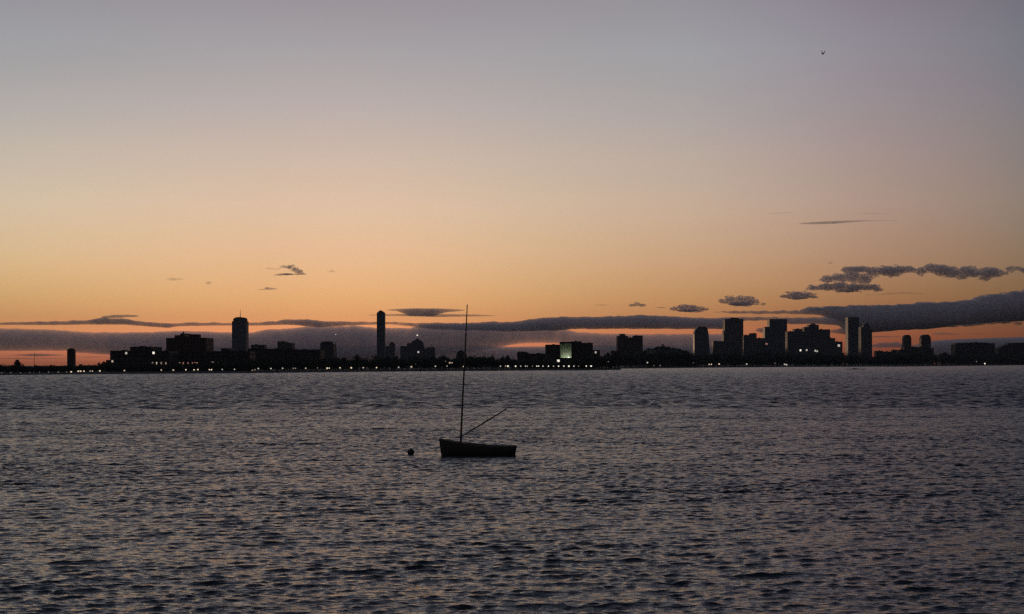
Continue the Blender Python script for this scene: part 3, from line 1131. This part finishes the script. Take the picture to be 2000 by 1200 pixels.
    cl.box(lx(861) - .1, lx(861) + .1, -.03, .03, lz(861, 858.6) + .02, lz(861, 858.6) + .09)
    cl.build('cleat', M['metal'], b)
    b.rotation_euler = (0, 0, math.radians(0))


sailboat()


def buoy():
    D = 127.0
    s = D / F
    b = empty('mooring_buoy', (X(802, D), D, 0.0), 'small dark round mooring buoy floating off the bow of the sailing boat', 'buoy')
    z = Z(802, 881.4, D)
    m = rough_mat('dark_buoy_skin', (.012, .012, .013), (.022, .022, .022), 3, .5)
    MB().ball((0, 0, z - .06), .33, .33, .27, 16, 10).build('float', m, b, smooth=True)
    t = MB()
    t.tube([(.05, 0, z + .14), (.06, 0, z + .25)], [.14, .10], 10)
    t.build('top_cap', m, b)


buoy()


def barge():
    D = 1770.0
    b = empty('barge', (X(1671.5, D), D, 0.0), 'long low black barge floating off the far shore below the plain slab tower', 'barge')
    w = 18.5 * D / F
    h = MB()
    h.prism([(-w, .75), (-w + 2.2, -.4), (w - 1.6, -.4), (w, .8), (w * .3, .78), (w * .1, 1.0), (-w * .3, .95), (-w * .6, .75)][::-1][::-1], -2.6, 2.6)
    h.build('hull', M['dark_paint'], b)
    MB().box(-w * .25, w * .05, -1.2, 1.2, .93, 1.5).build('deckhouse', M['dark_paint'], b)


barge()


def bird(px, py, D, span, up, yaw, label):
    b = empty('bird', P(px, py, D), label, 'bird')
    m = M['feather']
    body = MB()
    n = 9
    pts = [(-.30, 0, -.02), (-.22, 0, 0), (-.1, 0, .01), (.05, 0, .012), (.17, 0, .03), (.235, 0, .045), (.27, 0, .04), (.33, 0, .03)]
    rad = [.012, .035, .062, .066, .045, .036, .028, .004]
    body.tube([(x * span, y * span, z * span) for x, y, z in pts], [r * span for r in rad], n)
    # wings: swept, bent at the wrist, part of the same body mesh
    for sy in (-1, 1):
        top, bot = [], []
        sta = [(0.02, 0.05, .10), (.22, .06, .12), (.30, .03, .09), (.50, -.10, .015)]
        hts = [.02, .02 + up * .20, .02 + up * .30, .02 + up * .42]
        for (yy, xc, ch), z in zip(sta, hts):
            yy2 = yy * (1 - .35 * up)
            top += [((xc + ch) * span, sy * yy2 * span, (z + .008) * span), ((xc - ch) * span, sy * yy2 * span, z * span)]
            bot += [((xc + ch) * span, sy * yy2 * span, (z - .006) * span), ((xc - ch) * span, sy * yy2 * span, (z - .008) * span)]
        v = top + bot
        f = []
        for i in range(3):
            a = i * 2
            f += [(a, a + 1, a + 3, a + 2), (8 + a, 8 + a + 2, 8 + a + 3, 8 + a + 1), (a, a + 2, 8 + a + 2, 8 + a), (a + 1, 8 + a + 1, 8 + a + 3, a + 3)]
        f += [(6, 7, 15, 14), (0, 8, 9, 1)]
        body.add(v, f)
    body.add([(-.28 * span, -.02 * span, -.015 * span), (-.42 * span, -.07 * span, -.02 * span), (-.42 * span, .07 * span, -.02 * span), (-.28 * span, .02 * span, -.015 * span), (-.36 * span, 0, .0)],
             [(0, 1, 4), (1, 2, 4), (2, 3, 4), (3, 0, 4), (0, 3, 2, 1)])
    body.build('body', m, b)
    b.rotation_euler = (math.radians(12), 0, math.radians(yaw))


M['feather'] = rough_mat('dark_feathers', (.012, .012, .013), (.025, .025, .027), 6)
bird(1608, 106, 120, .66, 1.0, 50, 'dark bird with raised wings flying high alone in the upper sky')
bird(968, 686.5, 420, .95, .25, 80, 'tiny dark bird flying low over the far trees near the boat mast')


def aeroplane():
    D = 5600.0
    b = empty('aeroplane', P(656, 653.5, D), 'tiny pale aeroplane low in the cloud bank left of the slender tower', 'aeroplane')
    m = rough_mat('pale_fuselage', (.70, .70, .71), (.8, .8, .8), .5, .4)
    MB().tube([(0, -9, 0), (0, -8, .1), (0, -5, .2), (0, 5, .2), (0, 9, .8), (0, 10.5, 1.1)], [.2, .9, 1.25, 1.25, .6, .15], 12).build('fuselage', m, b, smooth=True)
    for sx in (-1, 1):
        w = MB()
        w.add([(sx * .9, -2, .2), (sx * .9, 1.6, .2), (sx * 10, 1.4, .9), (sx * 10, .2, .9), (sx * .9, -2, .5), (sx * .9, 1.6, .45), (sx * 10, 1.4, 1.0), (sx * 10, .2, 1.0)],
              [(0, 1, 2, 3), (4, 7, 6, 5), (0, 3, 7, 4), (1, 5, 6, 2), (2, 6, 7, 3), (0, 4, 5, 1)])
        w.build('wing', m, b)
        MB().tube([(sx * 3.2, -3.2, -.2), (sx * 3.2, -2.6, -.2), (sx * 3.2, 0, -.1)], [.3, .6, .35], 10).build('engine', m, b)
    MB().prism([(-.12, 1.0), (.12, 1.0), (.08, 4.4), (-.08, 4.4)], 7, 9.6).build('fin', m, b)
    MB().box(-3.6, 3.6, 8.2, 9.8, 4.2, 4.4).build('tailplane', m, b)
    MB().ball((0, -9.3, -.6), 1.5, .4, 1.3).build('landing_light', M['plane_light'], b)


M['plane_light'] = glow_mat('plane_light', (1, .93, .85), .22)
aeroplane()


# ------------------------------------------------------------------ clouds
def cloud_mat(name, col, density, aniso=.0):
    m = bpy.data.materials.new(name)
    m.use_nodes = True
    t = m.node_tree
    t.nodes.remove(t.nodes['Principled BSDF'])
    v = t.nodes.new('ShaderNodeVolumePrincipled')
    v.inputs['Color'].default_value = (*col, 1)
    v.inputs['Density'].default_value = density
    v.inputs['Anisotropy'].default_value = aniso
    t.links.new(v.outputs[0], t.nodes['Material Output'].inputs['Volume'])
    return m


CCOL = (.97, .945, .955)
M['cloud_thick'] = cloud_mat('thick_cloud', CCOL, .008)


def puff_mat(name, col, density, size):
    """cloud whose density thins and tears towards its edge"""
    m = cloud_mat(name, col, density)
    t = m.node_tree
    v = [n for n in t.nodes if n.type == 'PRINCIPLED_VOLUME'][0]
    tcn = t.nodes.new('ShaderNodeTexCoord')
    nz = t.nodes.new('ShaderNodeTexNoise')
    nz.inputs['Scale'].default_value = 1.0 / size
    nz.inputs['Detail'].default_value = 4
    nz.inputs['Roughness'].default_value = .72
    t.links.new(tcn.outputs['Object'], nz.inputs['Vector'])
    mr = t.nodes.new('ShaderNodeMapRange')
    mr.inputs['From Min'].default_value = .40
    mr.inputs['From Max'].default_value = .70
    mr.inputs['To Max'].default_value = density
    t.links.new(nz.outputs[0], mr.inputs['Value'])
    t.links.new(mr.outputs[0], v.inputs['Density'])
    m.cycles.volume_step_rate = .25
    return m


M['cloud_bank'] = cloud_mat('bank_cloud', CCOL, .0037, .42)
M['cloud_puff'] = puff_mat('puffy_cloud', CCOL, .032, 45.0)
M['cloud_mid'] = cloud_mat('mid_cloud', CCOL, .006)
M['cloud_thin'] = cloud_mat('thin_cloud', CCOL, .0025)


def cloud(label, top, bot, D, mat='cloud_thick', step=4.0, amp=1.2, depth_k=2.2, scale=9.0, lump=0.0, seed=0, ring=14, group=None):
    """a bank of cloud: top and bottom edges as heights along its length, real depth behind them, edges broken by noise"""
    x0, x1 = max(top[0][0], bot[0][0]), min(top[-1][0], bot[-1][0])
    n = max(8, int((x1 - x0) / step))
    s = D / F
    rows = []
    for i in range(n + 1):
        px = x0 + (x1 - x0) * i / n
        yt, yb = lerp(top, px), lerp(bot, px)
        e = min(1.0, min(px - x0, x1 - px) / max(6.0, (x1 - x0) * .06))
        e = math.sin(e * math.pi / 2)
        nz = noise.fractal(Vector((px / scale, seed * 7.3, 0)), 1.0, 2.0, 4)
        nb = noise.fractal(Vector((px / scale * .7, seed * 7.3 + 50, 3)), 1.0, 2.0, 3)
        if lump:
            nz = abs(nz) * 1.6 - .3
        yt2 = yt - nz * amp
        yb2 = yb + nb * amp * .6
        yc, hh = (yt2 + yb2) / 2, max(.15, (yb2 - yt2) / 2) * e
        dep = (hh * depth_k + 3.0 * e) * s
        r = []
        for k in range(ring):
            a = 2 * math.pi * k / ring
            ca, sa = math.cos(a), math.sin(a)
            w = 1 + .22 * noise.noise(Vector((px / scale * 1.3, a * 1.2, seed + 9)))
            if lump:
                w += lump * noise.fractal(Vector((px / scale * 1.6, ca * hh / scale * 1.6 * 2, sa * hh / scale * 1.6 + seed)), 1.0, 2.0, 3)
            r.append((X(px, D), D + ca * dep * w, Z(px, yc, D) + sa * hh * s * (w if lump else 1)))
        rows.append(r)
    v = [p for r in rows for p in r]
    f = [(i * ring + k, i * ring + (k + 1) % ring, (i + 1) * ring + (k + 1) % ring, (i + 1) * ring + k) for i in range(n) for k in range(ring)]
    f += [tuple(range(ring - 1, -1, -1)), tuple(n * ring + k for k in range(ring))]
    o = MB().add(v, f).build('cloud', M[mat], smooth=True)
    # recentre on the bank
    c = Vector((X((x0 + x1) / 2, D), D, Z((x0 + x1) / 2, (top[0][1] + bot[0][1]) / 2, D)))
    o.data.transform(Matrix.Translation(-c))
    o.location = c
    props(o, label, 'cloud', group)
    return o


# the long banks low over the skyline
cloud('thin dark streak of cloud above the bank over the left half of the skyline',
      [(-400, 633), (-40, 632), (0, 630.5), (100, 627.5), (170, 625.5), (196, 621), (240, 622), (275, 627.5), (300, 630), (340, 632), (380, 630), (420, 630), (453, 631.5), (500, 630.5), (540, 627), (556, 624), (600, 623.5), (630, 627), (740, 629), (830, 630)],
      [(-400, 637), (0, 635), (100, 635.5), (170, 634.5), (240, 634.5), (280, 638), (330, 641), (350, 637.5), (420, 636.5), (500, 636.5), (560, 634.5), (620, 640), (740, 634), (830, 636)], 31000, 'cloud_mid', 2.5, 1.2, 2.5, 17, seed=1)
cloud('short flat cloud lying on the thin streak above the long low block', [(196, 620), (205, 617), (225, 615), (250, 614.5), (273, 616)], [(196, 624), (210, 622), (240, 621), (262, 619.5), (273, 618.6)], 30800, 'cloud_mid', 2, .8, 2.5, 12, seed=2)
cloud('broad grey cloud bank lying behind the left half of the skyline',
      [(-500, 642), (0, 641), (100, 643.5), (170, 648.5), (240, 649), (300, 648), (345, 645.5), (400, 647), (450, 649), (490, 649), (520, 643.5), (560, 641.5), (600, 637), (700, 636), (735, 640), (800, 640), (830, 634), (900, 632), (1000, 632), (1060, 630), (1095, 640), (1112, 645), (1130, 648.5), (1165, 650.5), (1225, 652), (1350, 652), (1420, 651.5), (1500, 661), (1560, 660)],
      [(-500, 692), (0, 686.5), (130, 686), (150, 690), (213, 694), (240, 703), (700, 703), (900, 692), (965, 682), (996, 675), (1014, 671.8), (1060, 670.6), (1088, 671.5), (1110, 678), (1180, 692), (1500, 694), (1560, 694)], 33000, 'cloud_bank', 3, 1.3, 1.6, 18, seed=3)
cloud('lowest grey cloud layer directly behind the rooftops, under the bright slot by the glass hall', [(205, 690), (240, 684), (500, 676), (940, 675), (990, 677), (1085, 676.5), (1150, 674), (1500, 676), (1580, 684)], [(205, 712), (240, 716), (1500, 716), (1580, 714)], 33600, 'cloud_bank', 3, .4, 2.6, 30, seed=4)
cloud('long grey cloud bank above the bright slot over the centre and right skyline',
      [(760, 634), (800, 629), (830, 630), (900, 631), (960, 628), (1000, 629), (1030, 625), (1060, 620), (1100, 618.5), (1140, 619), (1200, 617), (1260, 615.5), (1300, 617), (1380, 621), (1420, 620), (1500, 619.5), (1600, 620), (1660, 606), (1800, 600), (2000, 590), (2500, 580)],
      [(760, 637), (840, 644), (1000, 648), (1095, 646), (1118, 643.6), (1225, 643), (1413, 643.5), (1440, 640), (1453, 627), (1500, 626.5), (1545, 634), (1600, 633.5), (1640, 637), (1656, 650), (1703, 650.5), (1760, 645.5), (1820, 643), (1866, 637), (1950, 630), (2000, 628), (2500, 622)], 32000, 'cloud_thick', 2.5, 1.4, 1.8, 14, seed=5)
cloud('upper dark cloud bank sweeping up to the right edge over downtown',
      [(1378, 608.5), (1450, 607.5), (1560, 607), (1578, 599.5), (1690, 598), (1770, 595), (1800, 591.5), (1880, 590), (1900, 583), (1925, 577.5), (1955, 575), (2000, 571.5), (2500, 556)],
      [(1378, 610), (1450, 613.5), (1520, 614), (1560, 613.5), (1600, 616), (1630, 624), (1652, 640), (1668, 650), (1703, 650.5), (1760, 645.5), (1820, 643), (1866, 637), (1950, 630), (2000, 628), (2500, 622)], 30500, 'cloud_thick', 2, 2.0, 1.8, 12, seed=6)
cloud('small purple cloud scrap in the bright gap between the square towers', [(1474, 645), (1482, 641), (1498, 639.5), (1508, 642)], [(1474, 647), (1488, 650.5), (1508, 648)], 31000, 'cloud_mid', 2, .8, 2, 9, seed=7)
cloud('ragged cloud scrap in the gap left of the plain slab tower', [(1612, 648), (1630, 643.5), (1650, 640), (1676, 640)], [(1612, 650), (1630, 651), (1650, 654), (1676, 654)], 31500, 'cloud_mid', 2, 1.0, 2, 9, seed=8)
cloud('thin dark streak crossing the orange gap right of the pointed tower', [(1690, 657.5), (1720, 656.3), (1745, 657), (1770, 658)], [(1690, 659.5), (1720, 659.5), (1745, 659.2), (1770, 658.8)], 33500, 'cloud_mid', 2, .3, 2, 12, seed=9)
cloud('low grey bank behind the twin round-topped towers and the right edge',
      [(1690, 669), (1755, 668.5), (1766, 674), (1785, 674), (1822, 665), (1870, 662), (2000, 657.5), (2500, 652)], [(1690, 684), (1740, 679), (1770, 680), (1800, 690), (1840, 712), (2000, 714), (2500, 714)], 34000, 'cloud_mid', 3, .8, 1.8, 16, seed=10)
cloud('dark wisp in the orange gap right of the twin towers', [(1818, 651), (1835, 648.5), (1860, 650), (1880, 652.5)], [(1818, 653.5), (1840, 655.5), (1866, 655), (1880, 654)], 33200, 'cloud_thin', 2, .5, 2, 10, seed=11)
cloud('thin wisp in the orange gap above the wide flat block', [(1890, 650.5), (1910, 649.8), (1925, 651)], [(1890, 652.2), (1910, 652.6), (1925, 652)], 33200, 'cloud_thin', 2, .3, 2, 10, seed=12)
for lab, x0, x1, ya, yb, mt, sd in (('broad red-grey streak in the orange gap left of the slim tower', 14, 130, 690.5, 697, 'cloud_mid', 13), ('thin dark line of cloud low in the gap left of the slim tower', -60, 132, 699.5, 702, 'cloud_mid', 14),
                                    ('dim streak in the orange gap right of the slim tower', 140, 222, 695.5, 699.5, 'cloud_thin', 15), ('lowest faint streak of cloud just above the trees beside the slim tower', 40, 190, 706.5, 708.5, 'cloud_thin', 16)):
    xm = (x0 + x1) / 2
    cloud(lab, [(x0, (ya + yb) / 2 - .3), (xm, ya), (x1, (ya + yb) / 2 - .6)], [(x0, (ya + yb) / 2 + .3), (xm, yb), (x1, (ya + yb) / 2 + .6)], 34500, mt, 3, .7, 2, 16, seed=sd)
# flat lens cloud by the mast top
cloud('flat lens-shaped cloud right of the slender tower top', [(752, 605), (770, 603.8), (800, 602.3), (850, 602.2), (880, 603.6), (912, 605)], [(752, 606.5), (775, 608), (800, 618), (845, 618.5), (870, 611), (912, 607)], 29000, 'cloud_mid', 3, .5, 2.4, 18, seed=17)
cloud('long thin cloud line under the lens-shaped cloud, crossing the mast', [(712, 615.5), (745, 614), (850, 613), (930, 614.5), (976, 616.4)], [(712, 616.6), (745, 617), (850, 620), (900, 619), (930, 618.5), (976, 617.4)], 29500, 'cloud_mid', 3, .4, 2.4, 18, seed=18)
# puffy clouds on the right: heaps of rounded lobes welded together
def puff(label, lobes, D=28000, group='puffy dark clouds over downtown', voxel=.8, amp=2.6, seed=0, mat='cloud_puff'):
    s = D / F
    cx, cy = sum(l[0] for l in lobes) / len(lobes), sum(l[1] for l in lobes) / len(lobes)
    c = P(cx, cy, D)
    mb = MB()
    rnd = random.Random(seed)
    if len(lobes) > 4:                                   # torn scraps round the edges
        for (px, py, rx, ry) in list(lobes):
            for _ in range(3):
                a = rnd.uniform(0, 6.283)
                w = rnd.uniform(.18, .42)
                lobes = lobes + [(px + math.cos(a) * rx * rnd.uniform(.85, 1.25), py + math.sin(a) * ry * rnd.uniform(.85, 1.3), max(2.0, rx * w), max(.8, ry * w * .7))]
    for (px, py, rx, ry) in lobes:
        q = P(px, py, D) - c
        n0 = len(mb.v)
        mb.ball((q.x, rnd.uniform(-.3, .3) * rx * s, q.z), rx * s, rx * s * .8, ry * s, 44, 23)
        for i in range(n0, len(mb.v)):
            v = Vector(mb.v[i])
            k = Vector((v.x / s / 9, v.y / s / 6, v.z / s / 4.5 + seed))
            w = noise.fractal(k, .8, 2.1, 5) * amp * s
            dd = (v - Vector((q.x, 0, q.z)))
            dd = Vector((dd.x / rx, dd.y / rx, dd.z / ry)).normalized()
            mb.v[i] = tuple(v + Vector((dd.x * 1.6, dd.y * 1.6, dd.z)) * w)
    o = mb.build('cloud', M[mat])
    o.location = c
    m = o.modifiers.new('weld', 'REMESH')
    m.mode = 'VOXEL'
    m.voxel_size = voxel * s
    props(o, label, 'cloud', group)
    return o


puff('ragged fringe of low cloud along the top of the right-hand bank', [(1596, 605, 18, 2.2), (1632, 601, 22, 2.6), (1676, 599.5, 26, 2.6), (1722, 598.5, 24, 2.4), (1770, 597, 26, 3), (1812, 593.5, 24, 3.2), (1852, 593, 22, 3), (1890, 590, 20, 4), (1918, 582, 16, 4), (1946, 577.5, 20, 3.6), (1985, 573.5, 24, 4), (2030, 570, 30, 5)], 30200, None, 1.0, 2.4, 41)
puff('dark scraps hanging under the right-hand bank into the orange gap', [(1862, 638, 14, 1.6), (1888, 635.5, 16, 2.2), (1914, 633, 14, 2.2), (1936, 632, 10, 1.8), (1962, 630, 16, 1.8), (1988, 632, 8, 3)], 30200, None, .8, 1.6, 42)
puff('ragged dark cloud in the middle of the right sky, with a low flat left foot',
     [(1590, 563, 15, 4.5), (1612, 561, 18, 7), (1640, 560, 20, 9), (1668, 562, 22, 7), (1700, 561, 20, 6), (1716, 566, 12, 3), (1618, 545, 14, 8), (1640, 542, 18, 7), (1664, 540, 17, 12), (1688, 545, 16, 11),
      (1660, 527, 18, 6), (1684, 526, 20, 6), (1706, 531, 16, 9), (1732, 530, 22, 9), (1758, 527, 18, 8), (1776, 526, 14, 7), (1745, 537, 14, 4), (1652, 569, 22, 2.5)], seed=19)
puff('long ragged dark cloud stretching towards the right edge, thinning at its end',
     [(1800, 529, 14, 7), (1818, 524, 16, 9), (1838, 528, 20, 11), (1862, 532, 18, 11), (1884, 530, 16, 10), (1905, 533, 17, 9), (1928, 533, 18, 12), (1948, 533, 14, 9), (1880, 541, 12, 5), (1925, 544, 12, 4), (1962, 534, 10, 4)], seed=20)
puff('small puffy cloud cut by the right edge', [(1973, 526, 9, 6), (1988, 525, 9, 4), (2004, 527, 12, 6), (2030, 526, 18, 8), (2060, 527, 20, 6)], seed=21)
puff('flat-based puffy cloud floating above the square tower with shoulder', [(1535, 579, 13, 3.6), (1556, 576, 18, 6.5), (1576, 577, 15, 6), (1590, 580, 8, 3), (1560, 582, 22, 3)], seed=22, amp=1.2, voxel=.8)
puff('puffy cloud with a bumpy top above the square downtown tower', [(1412, 588, 9, 4.5), (1428, 586, 13, 7), (1446, 585, 12, 8), (1462, 586, 13, 8), (1476, 590, 9, 5), (1446, 594, 26, 4.5), (1420, 580, 6, 2.5)], seed=23, amp=1.3, voxel=.8)
puff('tiny dark puff right of the bumpy-topped cloud', [(1491, 594, 6, 3)], seed=24, amp=.8, voxel=.6)
puff('low rounded cloud puff above the tapered tower', [(1318, 603, 10, 3.6), (1335, 600.5, 13, 6), (1352, 601, 13, 6), (1368, 603, 11, 4.5), (1380, 604.5, 7, 2.5), (1345, 607, 24, 3)], seed=25, amp=1.2, voxel=.8)
puff('small pointed cloud puff above the notched block', [(1236, 596.5, 8, 3), (1244, 594, 7, 4.6), (1254, 596.5, 9, 3)], seed=26, amp=.9, voxel=.6)
cloud('thin dark dash of cloud left of the low rounded puff', [(1280, 600.5), (1292, 599.5), (1303, 601)], [(1280, 602), (1292, 602.6), (1303, 602)], 28500, 'cloud_mid', 1.2, .4, 1.8, 7, 0, 27, 12)
cloud('faint short streak left of the small pointed puff', [(1158, 595), (1175, 594), (1192, 595.5)], [(1158, 596.4), (1175, 597.6), (1192, 597)], 28500, 'cloud_thin', 1.5, .4, 1.8, 7, 0, 28, 12)
cloud('thin wisps under the puffy pair at the right', [(1686, 576), (1720, 574), (1760, 570), (1810, 573)], [(1686, 577.4), (1720, 577), (1760, 574.5), (1810, 575)], 28500, 'cloud_thin', 1.5, 1.2, 1.8, 9, 0, 29, 12)
cloud('tiny faint wisp high above the puffy pair', [(1614, 513.5), (1622, 511), (1630, 512)], [(1614, 515.5), (1622, 516), (1630, 513.5)], 28500, 'cloud_thin', 1.2, .6, 1.8, 7, 0, 30, 12)
# high streak
cloud('long thin dark streak alone in the clear sky at upper right', [(1556, 436.6), (1590, 433.5), (1640, 431.6), (1680, 430.4), (1720, 430.6), (1758, 431)], [(1556, 438), (1590, 438.6), (1630, 437.6), (1655, 435.4), (1690, 432.6), (1720, 431.6), (1758, 431.8)], 26000, 'cloud_mid', 2, .4, 2.0, 16, 0, 31, 14)
cloud('faint wisp up and left of the long thin high streak', [(1498, 417), (1520, 415.6), (1550, 414)], [(1498, 418.6), (1520, 418), (1550, 416)], 26000, 'cloud_thin', 2, .6, 1.2, 12, 0, 32, 12)
cloud('faint wisp just above the long thin high streak', [(1672, 416), (1690, 415.4), (1735, 417)], [(1672, 417.2), (1690, 417.8), (1735, 418.4)], 26000, 'cloud_thin', 2, .5, 1.2, 12, 0, 33, 12)
# small scraps on the left
puff('wedge-shaped dark cloud scrap high over the crowned tower, largest of its cluster', [(556, 521.5, 8, 2.8), (567, 522, 9, 4), (576, 526, 8, 5), (584, 531, 9, 4.6), (592, 535, 6, 2.6), (562, 536, 12, 1.6)], 27000, None, .6, 1.0, 34)
cloud('flat dark base streak under the wedge-shaped scrap', [(532, 537), (545, 534.5), (560, 533.5), (590, 535)], [(532, 538.6), (548, 539), (565, 537.8), (590, 537.4)], 27000, 'cloud_mid', 1.2, .5, 1.8, 8, 0, 35, 12)
cloud('faint broken wisp left of the wedge-shaped scrap', [(516, 524), (528, 522.6), (540, 525), (552, 522)], [(516, 526), (530, 526), (542, 527.6), (552, 525)], 27000, 'cloud_thin', 1.2, 1.0, 1.8, 6, 0, 36, 12)
cloud('small flat cloud scrap below the wedge-shaped scrap', [(502, 566), (516, 564.5), (520, 560.5), (530, 562), (544, 564)], [(502, 567.4), (518, 566.4), (530, 566.6), (544, 565.4)], 27000, 'cloud_mid', 1.2, .6, 1.8, 6, 0, 37, 12)
cloud('tiny round cloud scrap over the stepped block', [(400, 552), (408, 549.5), (416, 551)], [(400, 555), (407, 556.6), (416, 553)], 27000, 'cloud_thin', 1.0, .6, 2.2, 6, 0, 38, 12)
cloud('faint broken wisp leftmost of the small high scraps', [(324, 545), (338, 542), (350, 544), (363, 545)], [(324, 547), (338, 549), (350, 547.6), (363, 547)], 27000, 'cloud_thin', 1.2, 1.2, 1.2, 6, 0, 39, 12)
cloud('tiny pale scrap right of the wedge-shaped scrap', [(639, 531), (648, 527), (658, 531)], [(639, 533), (650, 532.4), (658, 532.4)], 27000, 'cloud_thin', 1.0, .6, 1.8, 6, 0, 40, 12)


# ------------------------------------------------------------------ the hazy evening air
def haze():
    m = bpy.data.materials.new('evening_air')
    m.use_nodes = True
    t = m.node_tree
    t.nodes.remove(t.nodes['Principled BSDF'])
    v = t.nodes.new('ShaderNodeVolumePrincipled')
    v.inputs['Color'].default_value = (.74, .82, .95, 1)
    v.inputs['Density'].default_value = HAZE
    t.links.new(v.outputs[0], t.nodes['Material Output'].inputs['Volume'])
    o = MB().box(-9500, 9500, -1300, 9300, -2.5, 290).build('haze', m)
    props(o, 'thin evening haze over the whole bay and city', 'haze', kind='stuff')
    o.visible_shadow = True


HAZE = 1.4e-5
haze()
